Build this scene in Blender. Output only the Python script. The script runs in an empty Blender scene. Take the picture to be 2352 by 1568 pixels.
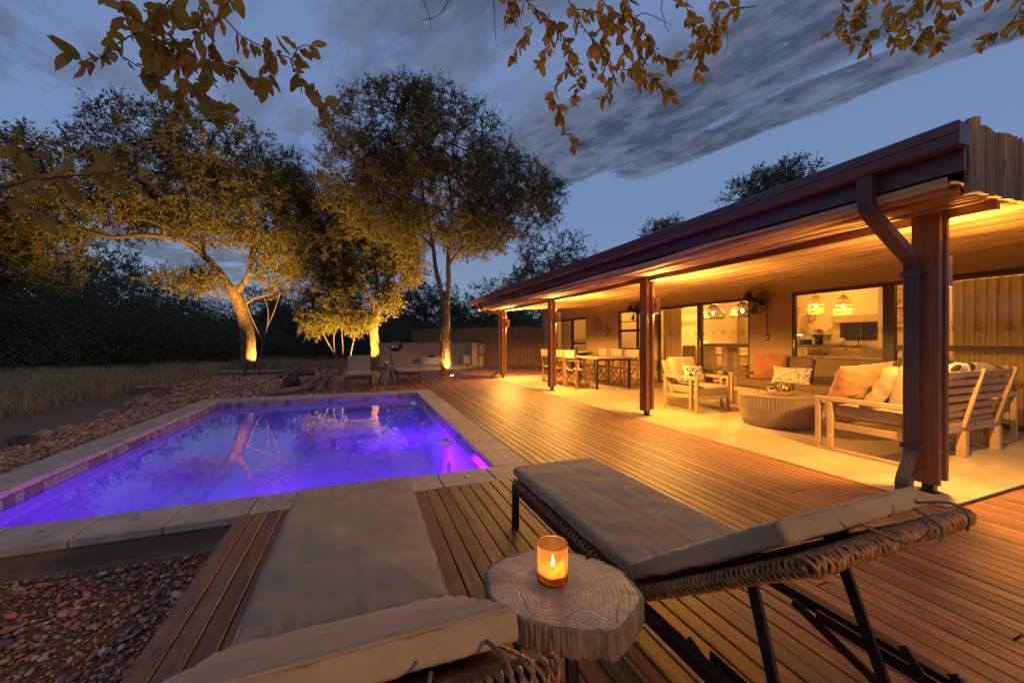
import bpy, bmesh, math, random
import numpy as np
from mathutils import Vector, Matrix, Euler, noise as mnoise

# ------------------------------------------------------------------ camera, world, light, exposure
scene = bpy.context.scene
COL = scene.collection
R = math.radians

cam_data = bpy.data.cameras.new("camera")
cam_data.sensor_width = 36.0
cam_data.lens = 36.0 * 885.3 / 2352.0
cam_data.clip_start = 0.05
cam_data.clip_end = 1500.0
cam = bpy.data.objects.new("camera", cam_data)
COL.objects.link(cam)
cam.location = (0.0, 0.0, 1.18)
cam.rotation_euler = (R(90.0 - 0.12), 0.0, R(-21.2))
scene.camera = cam

scene.view_settings.view_transform = 'Standard'
scene.view_settings.look = 'None'
scene.view_settings.gamma = 1.0
scene.view_settings.exposure = 0.0
scene.view_settings.use_curve_mapping = False
scene.cycles.use_denoising = True
scene.cycles.max_bounces = 7
scene.cycles.diffuse_bounces = 4
scene.cycles.glossy_bounces = 3
scene.cycles.transmission_bounces = 4
scene.cycles.transparent_max_bounces = 12
scene.cycles.sample_clamp_indirect = 4.0
scene.cycles.caustics_reflective = False
scene.cycles.caustics_refractive = False

SUN_ELEV, SUN_ROT = R(4.0), R(-55.0)
world = bpy.data.worlds.new("World")
scene.world = world
world.use_nodes = True
wt = world.node_tree
wt.nodes.clear()

def wn(t, **kw):
    n = wt.nodes.new(t)
    for k, v in kw.items():
        setattr(n, k, v)
    return n
def wmath(op, a, b=None, c=None, clamp=False):
    n = wn('ShaderNodeMath', operation=op, use_clamp=clamp)
    for i, x in enumerate((a, b, c)):
        if x is None: continue
        if isinstance(x, (int, float)): n.inputs[i].default_value = x
        else: wt.links.new(x, n.inputs[i])
    return n.outputs[0]
def wmix(fac, a, b, mode='MIX'):
    n = wn('ShaderNodeMix', data_type='RGBA', blend_type=mode)
    for i, x in ((0, fac), (6, a), (7, b)):
        if isinstance(x, (int, float)): n.inputs[i].default_value = x
        elif isinstance(x, tuple): n.inputs[i].default_value = (*x, 1.0)
        else: wt.links.new(x, n.inputs[i])
    return n.outputs[2]
def wramp(fac, stops, interp='EASE'):
    n = wn('ShaderNodeValToRGB')
    cr = n.color_ramp; cr.interpolation = interp
    while len(cr.elements) > 1: cr.elements.remove(cr.elements[-1])
    cr.elements[0].position, cr.elements[0].color = stops[0][0], (*stops[0][1], 1)
    for p, c in stops[1:]:
        e = cr.elements.new(p); e.color = (*c, 1)
    wt.links.new(fac, n.inputs[0])
    return n.outputs[0]

tc = wn('ShaderNodeTexCoord')
sep = wn('ShaderNodeSeparateXYZ'); wt.links.new(tc.outputs['Generated'], sep.inputs[0])
zz = wmath('MAXIMUM', sep.outputs[2], 0.035)
px = wmath('DIVIDE', sep.outputs[0], zz)
py = wmath('DIVIDE', sep.outputs[1], zz)
# cloud streaks run along (.28,-.96) on the cloud layer
cc = wmath('ADD', wmath('MULTIPLY', px, 0.96), wmath('MULTIPLY', py, 0.28))
aa = wmath('SUBTRACT', wmath('MULTIPLY', py, 0.96), wmath('MULTIPLY', px, 0.28))
comb = wn('ShaderNodeCombineXYZ')
wt.links.new(wmath('MULTIPLY', cc, 1.0), comb.inputs[0]); wt.links.new(wmath('MULTIPLY', aa, 0.55), comb.inputs[1])
def wnoise(scale, detail, rough, off, dist=0.3):
    m = wn('ShaderNodeVectorMath', operation='ADD'); m.inputs[1].default_value = off
    wt.links.new(comb.outputs[0], m.inputs[0])
    n = wn('ShaderNodeTexNoise'); n.inputs['Scale'].default_value = scale
    n.inputs['Detail'].default_value = detail; n.inputs['Roughness'].default_value = rough
    n.inputs['Distortion'].default_value = dist
    wt.links.new(m.outputs[0], n.inputs['Vector'])
    return n.outputs[0]
n1 = wnoise(1.15, 9.0, 0.56, (3.1, 7.7, 0.0), 0.12)
n2 = wnoise(3.4, 8.0, 0.6, (11.0, 2.0, 5.0), 0.15)
sky = wn('ShaderNodeTexSky', sky_type='NISHITA')
sky.sun_disc = False; sky.sun_elevation = SUN_ELEV; sky.sun_rotation = SUN_ROT
sky.altitude = 400; sky.air_density = 1.0; sky.dust_density = 0.6; sky.ozone_density = 3.0
grad = wramp(sep.outputs[2], [(0.0, (0.235, 0.300, 0.365)), (0.10, (0.215, 0.300, 0.430)), (0.30, (0.175, 0.262, 0.470)), (0.6, (0.165, 0.245, 0.450)), (1.0, (0.060, 0.095, 0.20))])
base = wmix(0.12, grad, wmix(1.0, sky.outputs[0], (0.028, 0.045, 0.085), 'MULTIPLY'))
# coverage: clouds over the garden side, clear on the house side beyond the last streak
cov = wn('ShaderNodeMapRange'); wt.links.new(cc, cov.inputs[0])
cov.inputs[1].default_value = 1.75; cov.inputs[2].default_value = 2.22; cov.inputs[3].default_value = 0.0; cov.inputs[4].default_value = 0.36
c0 = wmath('SUBTRACT', n1, cov.outputs[0])
# one long thin streak at cc ~ 1.97 and broad one at 1.5
def band(center, width, gain):
    d = wmath('DIVIDE', wmath('SUBTRACT', wmath('ADD', cc, wmath('MULTIPLY', wmath('SUBTRACT', n2, 0.5), 0.30)), center), width)
    return wmath('MULTIPLY', wmath('MAXIMUM', wmath('SUBTRACT', 1.0, wmath('MULTIPLY', d, d)), 0.0), gain)
lim = wn('ShaderNodeMapRange'); wt.links.new(aa, lim.inputs[0])
lim.inputs[1].default_value = 1.25; lim.inputs[2].default_value = 1.55; lim.inputs[3].default_value = 1.0; lim.inputs[4].default_value = 0.0
b1 = wmath('MULTIPLY', band(1.98, 0.17, 0.62), lim.outputs[0])
b2 = wmath('MULTIPLY', band(1.50, 0.36, 0.24), 1.0)
n3 = wnoise(9.0, 8.0, 0.65, (1.0, 5.0, 2.0), 0.1)
lump = wmath('ADD', wmath('MULTIPLY', wmath('SUBTRACT', n2, 0.5), 0.60), wmath('MULTIPLY', wmath('SUBTRACT', n3, 0.5), 0.42))
tot = wmath('ADD', wmath('ADD', c0, lump), wmath('ADD', b1, b2))
den = wn('ShaderNodeMapRange', interpolation_type='SMOOTHSTEP'); wt.links.new(tot, den.inputs[0])
den.inputs[1].default_value = 0.41; den.inputs[2].default_value = 0.63; den.inputs[3].default_value = 0.0; den.inputs[4].default_value = 0.92
ccol = wmix(wramp(wmath('ADD', wmath('MULTIPLY', n3, 0.55), wmath('MULTIPLY', n2, 0.45)), [(0.40, (0.0,0.0,0.0)), (0.60, (1.0,1.0,1.0))]), (0.040, 0.053, 0.090), (0.125, 0.155, 0.235))
cl_low = wramp(sep.outputs[2], [(0.0, (0.85, 0.85, 0.80)), (0.35, (0.0, 0.0, 0.0))])
ccol2 = wmix(wmath('MULTIPLY', cl_low, 0.45), ccol, (0.20, 0.24, 0.28))
final = wmix(den.outputs[0], base, ccol2)
bg = wn('ShaderNodeBackground'); wt.links.new(final, bg.inputs[0]); bg.inputs[1].default_value = 1.12
wo = wn('ShaderNodeOutputWorld'); wt.links.new(bg.outputs[0], wo.inputs[0])

sd = bpy.data.lights.new("sun", 'SUN'); sd.energy = 0.16; sd.angle = R(110); sd.color = (1.0, 0.80, 0.62)
so = bpy.data.objects.new("sun", sd); COL.objects.link(so)
so.rotation_euler = (R(42), 0, R(-25))

# ------------------------------------------------------------------ helpers
rnd = random.Random(11)
def tag(o, label=None, cat=None, group=None, kind=None):
    if label: o["label"] = label
    if cat: o["category"] = cat
    if group: o["group"] = group
    if kind: o["kind"] = kind
    return o
def empty(name, loc=(0, 0, 0), rz=0.0, label=None, cat=None, group=None, kind=None):
    o = bpy.data.objects.new(name, None); COL.objects.link(o)
    o.location = loc; o.rotation_euler = (0, 0, rz); o.empty_display_size = 0.1
    return tag(o, label, cat, group, kind)
def link_mesh(name, me, parent=None, loc=(0, 0, 0), rot=(0, 0, 0), scale=None):
    o = bpy.data.objects.new(name, me); COL.objects.link(o)
    o.location = loc; o.rotation_euler = rot
    if scale: o.scale = scale
    if parent is not None: o.parent = parent
    return o
def lamp(name, typ, loc, energy, color, parent=None, target=None, size=0.03, cone=None, blend=0.6):
    d = bpy.data.lights.new(name, typ); d.energy = energy; d.color = color
    if typ in ('POINT', 'SPOT'): d.shadow_soft_size = size
    if typ == 'SPOT': d.spot_size = R(cone); d.spot_blend = blend
    o = bpy.data.objects.new(name, d); COL.objects.link(o); o.location = loc
    if target is not None:
        o.rotation_euler = (Vector(target) - Vector(loc)).to_track_quat('-Z', 'Y').to_euler()
    if parent is not None: o.parent = parent
    return o
def copy_tree(o, parent=None):
    c = o.copy(); COL.objects.link(c)
    if parent is not None: c.parent = parent; c.matrix_parent_inverse = o.matrix_parent_inverse.copy()
    for ch in list(KIDS.get(o.name, [])): copy_tree(ch, c)
    return c
KIDS = {}
def kids_index():
    KIDS.clear()
    for o in bpy.data.objects:
        if o.parent is not None: KIDS.setdefault(o.parent.name, []).append(o)

class MB:
    def __init__(s): s.v = []; s.f = []
    def add(s, v, f):
        n = len(s.v); s.v += [tuple(p) for p in v]; s.f += [tuple(i + n for i in q) for q in f]; return s
    def box(s, x0, x1, y0, y1, z0, z1):
        return s.add([(x0,y0,z0),(x1,y0,z0),(x1,y1,z0),(x0,y1,z0),(x0,y0,z1),(x1,y0,z1),(x1,y1,z1),(x0,y1,z1)],
              [(3,2,1,0),(4,5,6,7),(0,1,5,4),(1,2,6,5),(2,3,7,6),(3,0,4,7)])
    def beam(s, p0, p1, w, h, up=(0,0,1), w1=None, h1=None):
        p0, p1 = Vector(p0), Vector(p1); d = (p1 - p0).normalized(); u = Vector(up)
        sd_ = d.cross(u)
        if sd_.length < 1e-4: sd_ = d.cross(Vector((1, 0, 0)))
        sd_.normalize(); u = sd_.cross(d).normalized()
        w1 = w if w1 is None else w1; h1 = h if h1 is None else h1
        vs = []
        for p, ww, hh in ((p0, w, h), (p1, w1, h1)):
            for a, b in ((-1,-1),(1,-1),(1,1),(-1,1)): vs.append(p + sd_*(a*ww/2) + u*(b*hh/2))
        return s.add(vs, [(3,2,1,0),(4,5,6,7),(0,1,5,4),(1,2,6,5),(2,3,7,6),(3,0,4,7)][0:6])
    def tube(s, pts, rad, n=8, cap=True, jit=0.0, closed=False):
        pts = [Vector(p) for p in pts]; m = len(pts)
        if not hasattr(rad, '__len__'): rad = [rad]*m
        vs = []; ref = None
        for i, p in enumerate(pts):
            if closed: t = (pts[(i+1) % m] - pts[i-1]).normalized()
            else: t = (pts[min(i+1, m-1)] - pts[max(i-1, 0)]).normalized()
            if ref is None: ref = Vector((0,0,1)) if abs(t.z) < .9 else Vector((1,0,0))
            a = t.cross(ref)
            if a.length < 1e-4: a = t.cross(Vector((0,1,0)))
            a.normalize(); b = t.cross(a).normalized(); ref = -b if False else a.cross(t)
            for k in range(n):
                an = 2*math.pi*k/n; r = rad[i]*(1 + (rnd.uniform(-jit, jit) if jit else 0))
                vs.append(p + a*math.cos(an)*r + b*math.sin(an)*r)
        fs = []
        for i in range(m if closed else m-1):
            j = (i+1) % m
            for k in range(n): fs.append((i*n+k, i*n+(k+1)%n, j*n+(k+1)%n, j*n+k))
        if cap and not closed: fs += [tuple(range(n-1,-1,-1)), tuple((m-1)*n+k for k in range(n))]
        return s.add(vs, fs)
    def lathe(s, prof, c=(0,0,0), n=24, cap0=False, cap1=False, sx=1.0, sy=1.0):
        vs = []; m = len(prof)
        for r, z in prof:
            for k in range(n):
                a = 2*math.pi*k/n; vs.append((c[0]+r*math.cos(a)*sx, c[1]+r*math.sin(a)*sy, c[2]+z))
        fs = [(i*n+k, i*n+(k+1)%n, (i+1)*n+(k+1)%n, (i+1)*n+k) for i in range(m-1) for k in range(n)]
        if cap0: fs.append(tuple(range(n-1,-1,-1)))
        if cap1: fs.append(tuple((m-1)*n+k for k in range(n)))
        return s.add(vs, fs)
    def grid(s, fn, nu, nv, flip=False):
        vs = [fn(i/nu, j/nv) for j in range(nv+1) for i in range(nu+1)]
        fs = []
        for j in range(nv):
            for i in range(nu):
                a = j*(nu+1)+i; q = (a, a+1, a+nu+2, a+nu+1)
                fs.append(q[::-1] if flip else q)
        return s.add(vs, fs)
    def mesh(s, name, mat, smooth=False):
        me = bpy.data.meshes.new(name); me.from_pydata(s.v, [], s.f); me.materials.append(mat)
        if smooth: me.polygons.foreach_set('use_smooth', [True]*len(me.polygons))
        me.update(); return me
    def out(s, name, mat, parent=None, smooth=False, bevel=0, loc=(0,0,0), rot=(0,0,0), auto=False, fix=True):
        me = s.mesh(name, mat, smooth)
        if fix:
            bm = bmesh.new(); bm.from_mesh(me); bmesh.ops.recalc_face_normals(bm, faces=bm.faces); bm.to_mesh(me); bm.free()
        o = link_mesh(name, me, parent, loc, rot)
        if bevel:
            b = o.modifiers.new('bevel', 'BEVEL'); b.width = bevel; b.segments = 2; b.limit_method = 'ANGLE'; b.angle_limit = R(40)
        return o
def fast_mesh(name, V, F, mat, parent=None, smooth=False):
    """numpy verts (n,3) and faces (m,k)"""
    me = bpy.data.meshes.new(name); k = F.shape[1]
    me.vertices.add(len(V)); me.vertices.foreach_set('co', np.ascontiguousarray(V, dtype=np.float32).ravel())
    me.loops.add(F.size); me.loops.foreach_set('vertex_index', np.ascontiguousarray(F, dtype=np.int32).ravel())
    me.polygons.add(len(F)); me.polygons.foreach_set('loop_start', np.arange(0, F.size, k, dtype=np.int32))
    me.polygons.foreach_set('use_smooth', np.full(len(F), smooth))
    me.materials.append(mat); me.update(calc_edges=True)
    return link_mesh(name, me, parent)
def rcube(hx, hy, hz, r, n=10, puff=0.0, wr=0.0, seed=0, wfreq=9.0, sag=0.0, puck=0.0):
    """rounded, slightly puffed and wrinkled cushion block"""
    bm = bmesh.new(); bmesh.ops.create_cube(bm, size=2.0)
    bmesh.ops.subdivide_edges(bm, edges=bm.edges, cuts=n, use_grid_fill=True)
    for v in bm.verts:
        p = v.co; q = Vector((p.x*hx, p.y*hy, p.z*hz))
        inn = Vector((max(-hx+r, min(hx-r, q.x)), max(-hy+r, min(hy-r, q.y)), max(-hz+min(r,hz*.98), min(hz-min(r,hz*.98), q.z))))
        d = q - inn
        if d.length > 1e-6: q = inn + d.normalized()*r if d.length > r else inn + d
        k = (1-p.x**4)*(1-p.y**4)
        q.z += puff*k*(1 if p.z > 0 else -1)*abs(p.z) - sag*k*(1 if p.z > 0 else 0)
        if wr:
            nn = mnoise.noise(Vector((q.x*wfreq+seed*7.3, q.y*wfreq*1.7, q.z*wfreq)))
            n2_ = mnoise.noise(Vector((q.x*wfreq*3+seed, q.y*wfreq*1.2, q.z*2)))
            q += (q - inn).normalized()*(nn*wr + n2_*wr*.6) if (q-inn).length > 1e-6 else Vector((0,0,(nn*wr)*(1 if p.z>0 else -1)))
        if puck:
            ex, ey = abs(p.x)**7, abs(p.y)**7; e_ = max(ex, ey)*(1-.6*min(1, abs(p.x*p.y)**9)); al = q.y if ex > ey else q.x
            q.z += puck*e_*(mnoise.noise(Vector((al*34, seed*1.7, 2.0)))+.6*mnoise.noise(Vector((al*75, seed*.7, 5.0))))*(1 if p.z > 0 else -.4)
        v.co = q
    vs = [tuple(v.co) for v in bm.verts]; fs = [tuple(v.index for v in f.verts) for f in bm.faces]
    bm.verts.ensure_lookup_table(); bm.free()
    return MB().add(vs, fs)
def pillow(w, h, t, n=22, wr=0.006, seed=0, ear=0.10):
    """scatter cushion standing in the x/z plane, thickness along y"""
    m = MB()
    for sgn in (1, -1):
        def fn(a, b, sgn=sgn):
            u, v = 2*a-1, 2*b-1
            e = (max(0, 1-abs(u)**2.6))**.55*(max(0, 1-abs(v)**2.6))**.55
            cx_ = u*(1 - ear*(1-abs(v)**3)*(abs(u)**2)*0.9); cz = v*(1 - ear*(1-abs(u)**3)*(abs(v)**2)*0.9)
            nn = mnoise.noise(Vector((u*3+seed*3.1, v*3, sgn*2)))*2 + mnoise.noise(Vector((u*9+seed, v*9, sgn*3)))
            rad = mnoise.noise(Vector((math.atan2(v, u)*5+seed, 0.3, sgn)))*(abs(u)**4+abs(v)**4)
            return (cx_*w/2, sgn*(e*t/2 + wr*(nn+rad*1.6)*min(1, e*2.2)), cz*h/2)
        m.grid(fn, n, n, flip=(sgn < 0))
    return m
def xf(m, loc=(0,0,0), rot=(0,0,0)):
    M = Matrix.Translation(loc) @ Euler(rot).to_matrix().to_4x4()
    m.v = [tuple(M @ Vector(p)) for p in m.v]; return m

def smooth_path(pts, k=5):
    P_ = [Vector(p) for p in pts]; out = []
    for i in range(len(P_)-1):
        p0, p1, p2, p3 = P_[max(i-1,0)], P_[i], P_[i+1], P_[min(i+2, len(P_)-1)]
        for j in range(k):
            t = j/k; out.append(.5*((2*p1)+(-p0+p2)*t+(2*p0-5*p1+4*p2-p3)*t*t+(-p0+3*p1-3*p2+p3)*t**3))
    out.append(P_[-1]); return out

# ------------------------------------------------------------------ materials
class NT:
    def __init__(s, name):
        s.m = bpy.data.materials.new(name); s.m.use_nodes = True; s.t = s.m.node_tree; s.t.nodes.clear()
        s.o = s.n('ShaderNodeOutputMaterial')
    def n(s, typ, **kw):
        x = s.t.nodes.new(typ)
        for k, v in kw.items(): setattr(x, k, v)
        return x
    def put(s, inp, x):
        if x is None: return
        if isinstance(x, (int, float)): inp.default_value = x
        elif isinstance(x, (tuple, list)): inp.default_value = (*x, 1.0) if len(x) == 3 and len(inp.default_value) == 4 else x
        else: s.t.links.new(x, inp)
    def math(s, op, a, b=None, c=None, clamp=False):
        x = s.n('ShaderNodeMath', operation=op, use_clamp=clamp)
        for i, y in enumerate((a, b, c)): s.put(x.inputs[i], y)
        return x.outputs[0]
    def mix(s, f, a, b, mode='MIX'):
        x = s.n('ShaderNodeMix', data_type='RGBA', blend_type=mode)
        s.put(x.inputs[0], f); s.put(x.inputs[6], a); s.put(x.inputs[7], b); return x.outputs[2]
    def coords(s, stretch=(1,1,1), space='Object', rand=True):
        if space == 'Position': src = s.n('ShaderNodeNewGeometry').outputs['Position']
        else: src = s.n('ShaderNodeTexCoord').outputs[space]
        mp = s.n('ShaderNodeMapping'); s.put(mp.inputs['Vector'], src); mp.inputs['Scale'].default_value = stretch
        if not rand: return mp.outputs[0]
        oi = s.n('ShaderNodeObjectInfo'); a = s.n('ShaderNodeVectorMath', operation='ADD')
        c = s.n('ShaderNodeCombineXYZ'); k = s.math('MULTIPLY', oi.outputs['Random'], 57.0)
        for i in range(3): s.put(c.inputs[i], k)
        s.put(a.inputs[0], mp.outputs[0]); s.put(a.inputs[1], c.outputs[0]); return a.outputs[0]
    def noise(s, vec, scale, detail=4, rough=.55, dist=0.0):
        x = s.n('ShaderNodeTexNoise'); s.put(x.inputs['Vector'], vec)
        x.inputs['Scale'].default_value = scale; x.inputs['Detail'].default_value = detail
        x.inputs['Roughness'].default_value = rough; x.inputs['Distortion'].default_value = dist
        return x.outputs[0]
    def ramp(s, f, stops, interp='LINEAR'):
        x = s.n('ShaderNodeValToRGB'); cr = x.color_ramp; cr.interpolation = interp
        while len(cr.elements) > 1: cr.elements.remove(cr.elements[-1])
        cr.elements[0].position = stops[0][0]; cr.elements[0].color = (*stops[0][1], 1)
        for p, c in stops[1:]:
            e = cr.elements.new(p); e.color = (*c, 1)
        s.put(x.inputs[0], f); return x.outputs[0]
    def rng(s, f, a, b, c, d):
        x = s.n('ShaderNodeMapRange'); s.put(x.inputs[0], f)
        for i, y in enumerate((a, b, c, d)): x.inputs[i+1].default_value = y
        return x.outputs[0]
    def bump(s, h, strength=.3, dist=.01, normal=None):
        x = s.n('ShaderNodeBump'); x.inputs['Strength'].default_value = strength; x.inputs['Distance'].default_value = dist
        s.put(x.inputs['Height'], h); s.put(x.inputs['Normal'], normal); return x.outputs[0]
    def bsdf(s, color, rough=.5, normal=None, metal=0.0, spec=.5, coat=0.0, emit=None, estr=0.0, sheen=0.0):
        x = s.n('ShaderNodeBsdfPrincipled')
        s.put(x.inputs['Base Color'], color); s.put(x.inputs['Roughness'], rough); s.put(x.inputs['Normal'], normal)
        s.put(x.inputs['Metallic'], metal); s.put(x.inputs['Specular IOR Level'], spec); s.put(x.inputs['Coat Weight'], coat)
        s.put(x.inputs['Sheen Weight'], sheen)
        if emit is not None: s.put(x.inputs['Emission Color'], emit); x.inputs['Emission Strength'].default_value = estr
        return x.outputs[0]
    def done(s, sh): s.put(s.o.inputs[0], sh); return s.m
def objrand(t, lo, hi):
    return t.rng(t.n('ShaderNodeObjectInfo').outputs['Random'], 0, 1, lo, hi)
def gray(t, f): 
    c = t.n('ShaderNodeCombineColor'); [t.put(c.inputs[i], f) for i in range(3)]; return c.outputs[0]

def wood(name, dark, light, stretch, rough=.5, bump=.25, vary=.25, scale=1.0, knots=True, coat=0.0, dist=.003):
    t = NT(name); v = t.coords(stretch)
    n = t.noise(v, 1.0*scale, 8, .62, .4); f = t.noise(v, 5.0*scale, 6, .7)
    h = t.math('ADD', t.math('MULTIPLY', n, .65), t.math('MULTIPLY', f, .35))
    c = t.ramp(h, [(.28, dark), (.52, tuple((a+b)/2 for a, b in zip(dark, light))), (.72, light)])
    if knots:
        k = t.noise(t.coords(tuple(q**.5 for q in stretch)), 1.7*scale, 2, .5)
        c = t.mix(t.rng(k, .62, .72, 0, .6), c, tuple(q*.45 for q in dark))
    c = t.mix(1.0, c, gray(t, objrand(t, 1-vary, 1+vary)), 'MULTIPLY')
    nr = t.bump(h, bump, dist)
    return t.done(t.bsdf(c, t.rng(h, .3, .7, rough+.1, rough-.08), nr, coat=coat))
def plain(name, col, rough=.5, metal=0.0, vary=.12, scale=6.0, bump=.0, bscale=60.0, coat=0.0, spec=.5, sheen=0.0, dist=.002, col2=None):
    t = NT(name); v = t.coords((1,1,1))
    n = t.noise(v, scale, 6, .6)
    c2 = col2 if col2 else tuple(q*(1-vary*1.6) for q in col)
    c = t.mix(t.rng(n, .35, .65, 0, 1), c2, tuple(q*(1+vary*.4) for q in col))
    nr = t.bump(t.noise(v, bscale, 5, .65), bump, dist) if bump else None
    return t.done(t.bsdf(c, t.rng(n, .3, .7, max(.02, rough-.05), rough+.07), nr, metal, spec, coat, sheen=sheen))
def emis(name, col, strength):
    t = NT(name); e = t.n('ShaderNodeEmission'); t.put(e.inputs[0], col); e.inputs[1].default_value = strength
    return t.done(e.outputs[0])

M = {}
M['deck'] = wood('deck_timber', (0.10,0.044,0.022), (0.38,0.172,0.082), (60,2.2,60), rough=.54, bump=.45, vary=.32, coat=.0)
M['lath'] = wood('lath_timber', (0.30,0.18,0.08), (0.72,0.50,0.27), (70,3.0,70), rough=.7, bump=.6, vary=.30, dist=.004)
M['fringe'] = wood('fringe_pole_timber', (0.14,0.095,0.055), (0.42,0.30,0.18), (70,70,2.5), rough=.8, bump=.6, vary=.35, dist=.004)
M['post'] = wood('post_timber', (0.14,0.050,0.020), (0.36,0.155,0.060), (45,45,2.0), rough=.5, bump=.3, vary=.15)
M['beam'] = wood('beam_timber', (0.10,0.036,0.018), (0.24,0.095,0.045), (45,2,45), rough=.55, bump=.3, vary=.15)
M['teak'] = wood('pale_teak', (0.38,0.245,0.12), (0.58,0.40,0.21), (22,3.5,22), rough=.5, bump=.2, vary=.12, knots=False)
M['redwood'] = wood('chair_timber', (0.26,0.12,0.05), (0.46,0.24,0.11), (20,20,4), rough=.45, bump=.15, vary=.12, knots=False)
M['ply'] = wood('cabinet_veneer', (0.42,0.30,0.18), (0.58,0.44,0.29), (12,12,1.2), rough=.5, bump=.05, vary=.08, knots=False)
M['fencewood'] = wood('fence_pole_timber', (0.16,0.095,0.045), (0.56,0.35,0.17), (60,60,3), rough=.8, bump=.5, vary=.3)
M['coping'] = plain('coping_concrete', (0.46,0.37,0.285), .75, vary=.16, scale=5, bump=.35, bscale=90)
M['concrete'] = plain('pool_wall_concrete', (0.17,0.11,0.08), .85, vary=.35, scale=3.0, bump=.5, bscale=40, dist=.006)
M['poolwall'] = plain('pool_plaster', (0.80,0.80,0.84), .6, vary=.06, scale=2, bump=.1)
M['tile'] = plain('waterline_tile', (0.34,0.26,0.25), .2, vary=.2, scale=11)
M['tile_dark'] = plain('waterline_tile_dark', (0.20,0.13,0.14), .2, vary=.2, scale=11)
M['plum'] = plain('plum_brown_steel', (0.095,0.052,0.060), .36, vary=.1, scale=3, bump=.04)
M['roof'] = plain('roof_sheet_steel', (0.07,0.06,0.065), .45, vary=.1)
M['black'] = plain('black_metal', (0.014,0.013,0.013), .42, vary=.1, metal=0.0)
M['bronze'] = plain('bronze_aluminium', (0.060,0.040,0.022), .42, vary=.08)
M['steel'] = plain('brushed_steel', (0.45,0.44,0.42), .35, metal=1.0, vary=.1)
M['brass'] = plain('hammered_brass', (0.65,0.42,0.16), .3, metal=1.0, vary=.1, bump=.5, bscale=50, dist=.004)
M['wall'] = plain('brown_plaster', (0.47,0.33,0.165), .88, vary=.05, scale=1.2, bump=.25, bscale=70)
M['cream'] = plain('cream_plaster', (0.70,0.56,0.37), .85, vary=.03, scale=1.2, bump=.1)
M['white'] = plain('white_paint', (0.78,0.74,0.68), .5, vary=.03)
M['beige'] = plain('beige_canvas', (0.32,0.235,0.14), .92, vary=.06, scale=5, bump=.25, bscale=700, sheen=.2, dist=.001)
M['lounge'] = plain('taupe_lounger_canvas', (0.35,0.25,0.145), .93, vary=.14, scale=4, bump=.3, bscale=900, sheen=.15, dist=.0012)
M['brownfab'] = plain('brown_upholstery', (0.17,0.115,0.065), .9, vary=.1, bump=.2, bscale=500, dist=.001)
M['rustfab'] = plain('rust_velvet', (0.36,0.13,0.04), .8, vary=.12, bump=.1, sheen=.5)
M['tanfab'] = plain('tan_velvet', (0.36,0.15,0.045), .8, vary=.1, bump=.1, sheen=.6)
M['canvas'] = plain('cream_canvas', (0.50,0.38,0.24), .9, vary=.06, bump=.2, bscale=500, dist=.001)
M['greychair'] = plain('grey_linen', (0.44,0.33,0.22), .9, vary=.06, bump=.2, bscale=400, dist=.001)
M['terracotta'] = plain('terracotta_clay', (0.42,0.20,0.11), .8, vary=.15, bump=.2)
M['darkstone'] = plain('dark_stone', (0.075,0.06,0.052), .8, vary=.4, scale=9, bump=.7, bscale=25, dist=.01)
M['redstone'] = plain('red_rock', (0.22,0.10,0.065), .85, vary=.4, scale=9, bump=.7, bscale=25, dist=.01)
M['palestone'] = plain('pale_rock', (0.36,0.27,0.20), .85, vary=.35, scale=9, bump=.7, bscale=25, dist=.01)
M['driftwood'] = wood('driftwood', (0.10,0.075,0.06), (0.34,0.27,0.22), (20,20,20), rough=.85, bump=.7, vary=.2, dist=.008)
M['tablecement'] = plain('table_cement', (0.29,0.215,0.135), .8, vary=.12, scale=5, bump=.2)
M['clay'] = plain('boma_plaster', (0.40,0.31,0.24), .9, vary=.06, scale=2, bump=.2)
M['firepit'] = plain('firepit_plaster', (0.55,0.50,0.42), .9, vary=.1)
M['bulb'] = emis('warm_bulb', (1.0,0.62,0.22), 60.0)
M['wicker'] = plain('wicker_strand', (0.32,0.145,0.040), .36, vary=.35, scale=30, bump=.3, bscale=200, dist=.001)
M['rattan'] = plain('rattan_cane', (0.50,0.30,0.14), .5, vary=.2, scale=20)
M['counter'] = plain('stone_counter', (0.10,0.085,0.07), .25, vary=.3, scale=30)
def m_wax():
    t = NT('candle_wax'); d = t.bsdf((.92,.66,.36), .5); tr = t.n('ShaderNodeBsdfTranslucent'); tr.inputs[0].default_value = (1,.80,.50,1)
    mx = t.n('ShaderNodeMixShader'); mx.inputs[0].default_value = .80; t.put(mx.inputs[1], d); t.put(mx.inputs[2], tr.outputs[0]); return t.done(mx.outputs[0])
M['wax'] = m_wax()
M['pot'] = plain('potting_soil', (0.03,0.02,0.015), .9)

def leafmat(name, c1, c2, c3, trans=.35, rough=.55):
    t = NT(name); g = t.n('ShaderNodeNewGeometry').outputs['Random Per Island']
    oi = t.n('ShaderNodeObjectInfo').outputs['Random']
    r = t.math('FRACT', t.math('ADD', g, oi))
    c = t.ramp(r, [(0.0, c1), (.5, c2), (1.0, c3)])
    d = t.bsdf(c, rough, spec=.35); tr = t.n('ShaderNodeBsdfTranslucent'); t.put(tr.inputs[0], c)
    mx = t.n('ShaderNodeMixShader'); mx.inputs[0].default_value = trans
    t.put(mx.inputs[1], d); t.put(mx.inputs[2], tr.outputs[0]); return t.done(mx.outputs[0])
M['leaf'] = leafmat('tree_leaf', (0.075,0.085,0.020), (0.125,0.130,0.034), (0.20,0.175,0.050))
M['leafbg'] = leafmat('bush_leaf', (0.075,0.085,0.045), (0.11,0.125,0.065), (0.16,0.17,0.095))
M['leafnear'] = leafmat('overhanging_leaf', (0.30,0.21,0.020), (0.42,0.30,0.030), (0.44,0.22,0.040), trans=.45)
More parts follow.
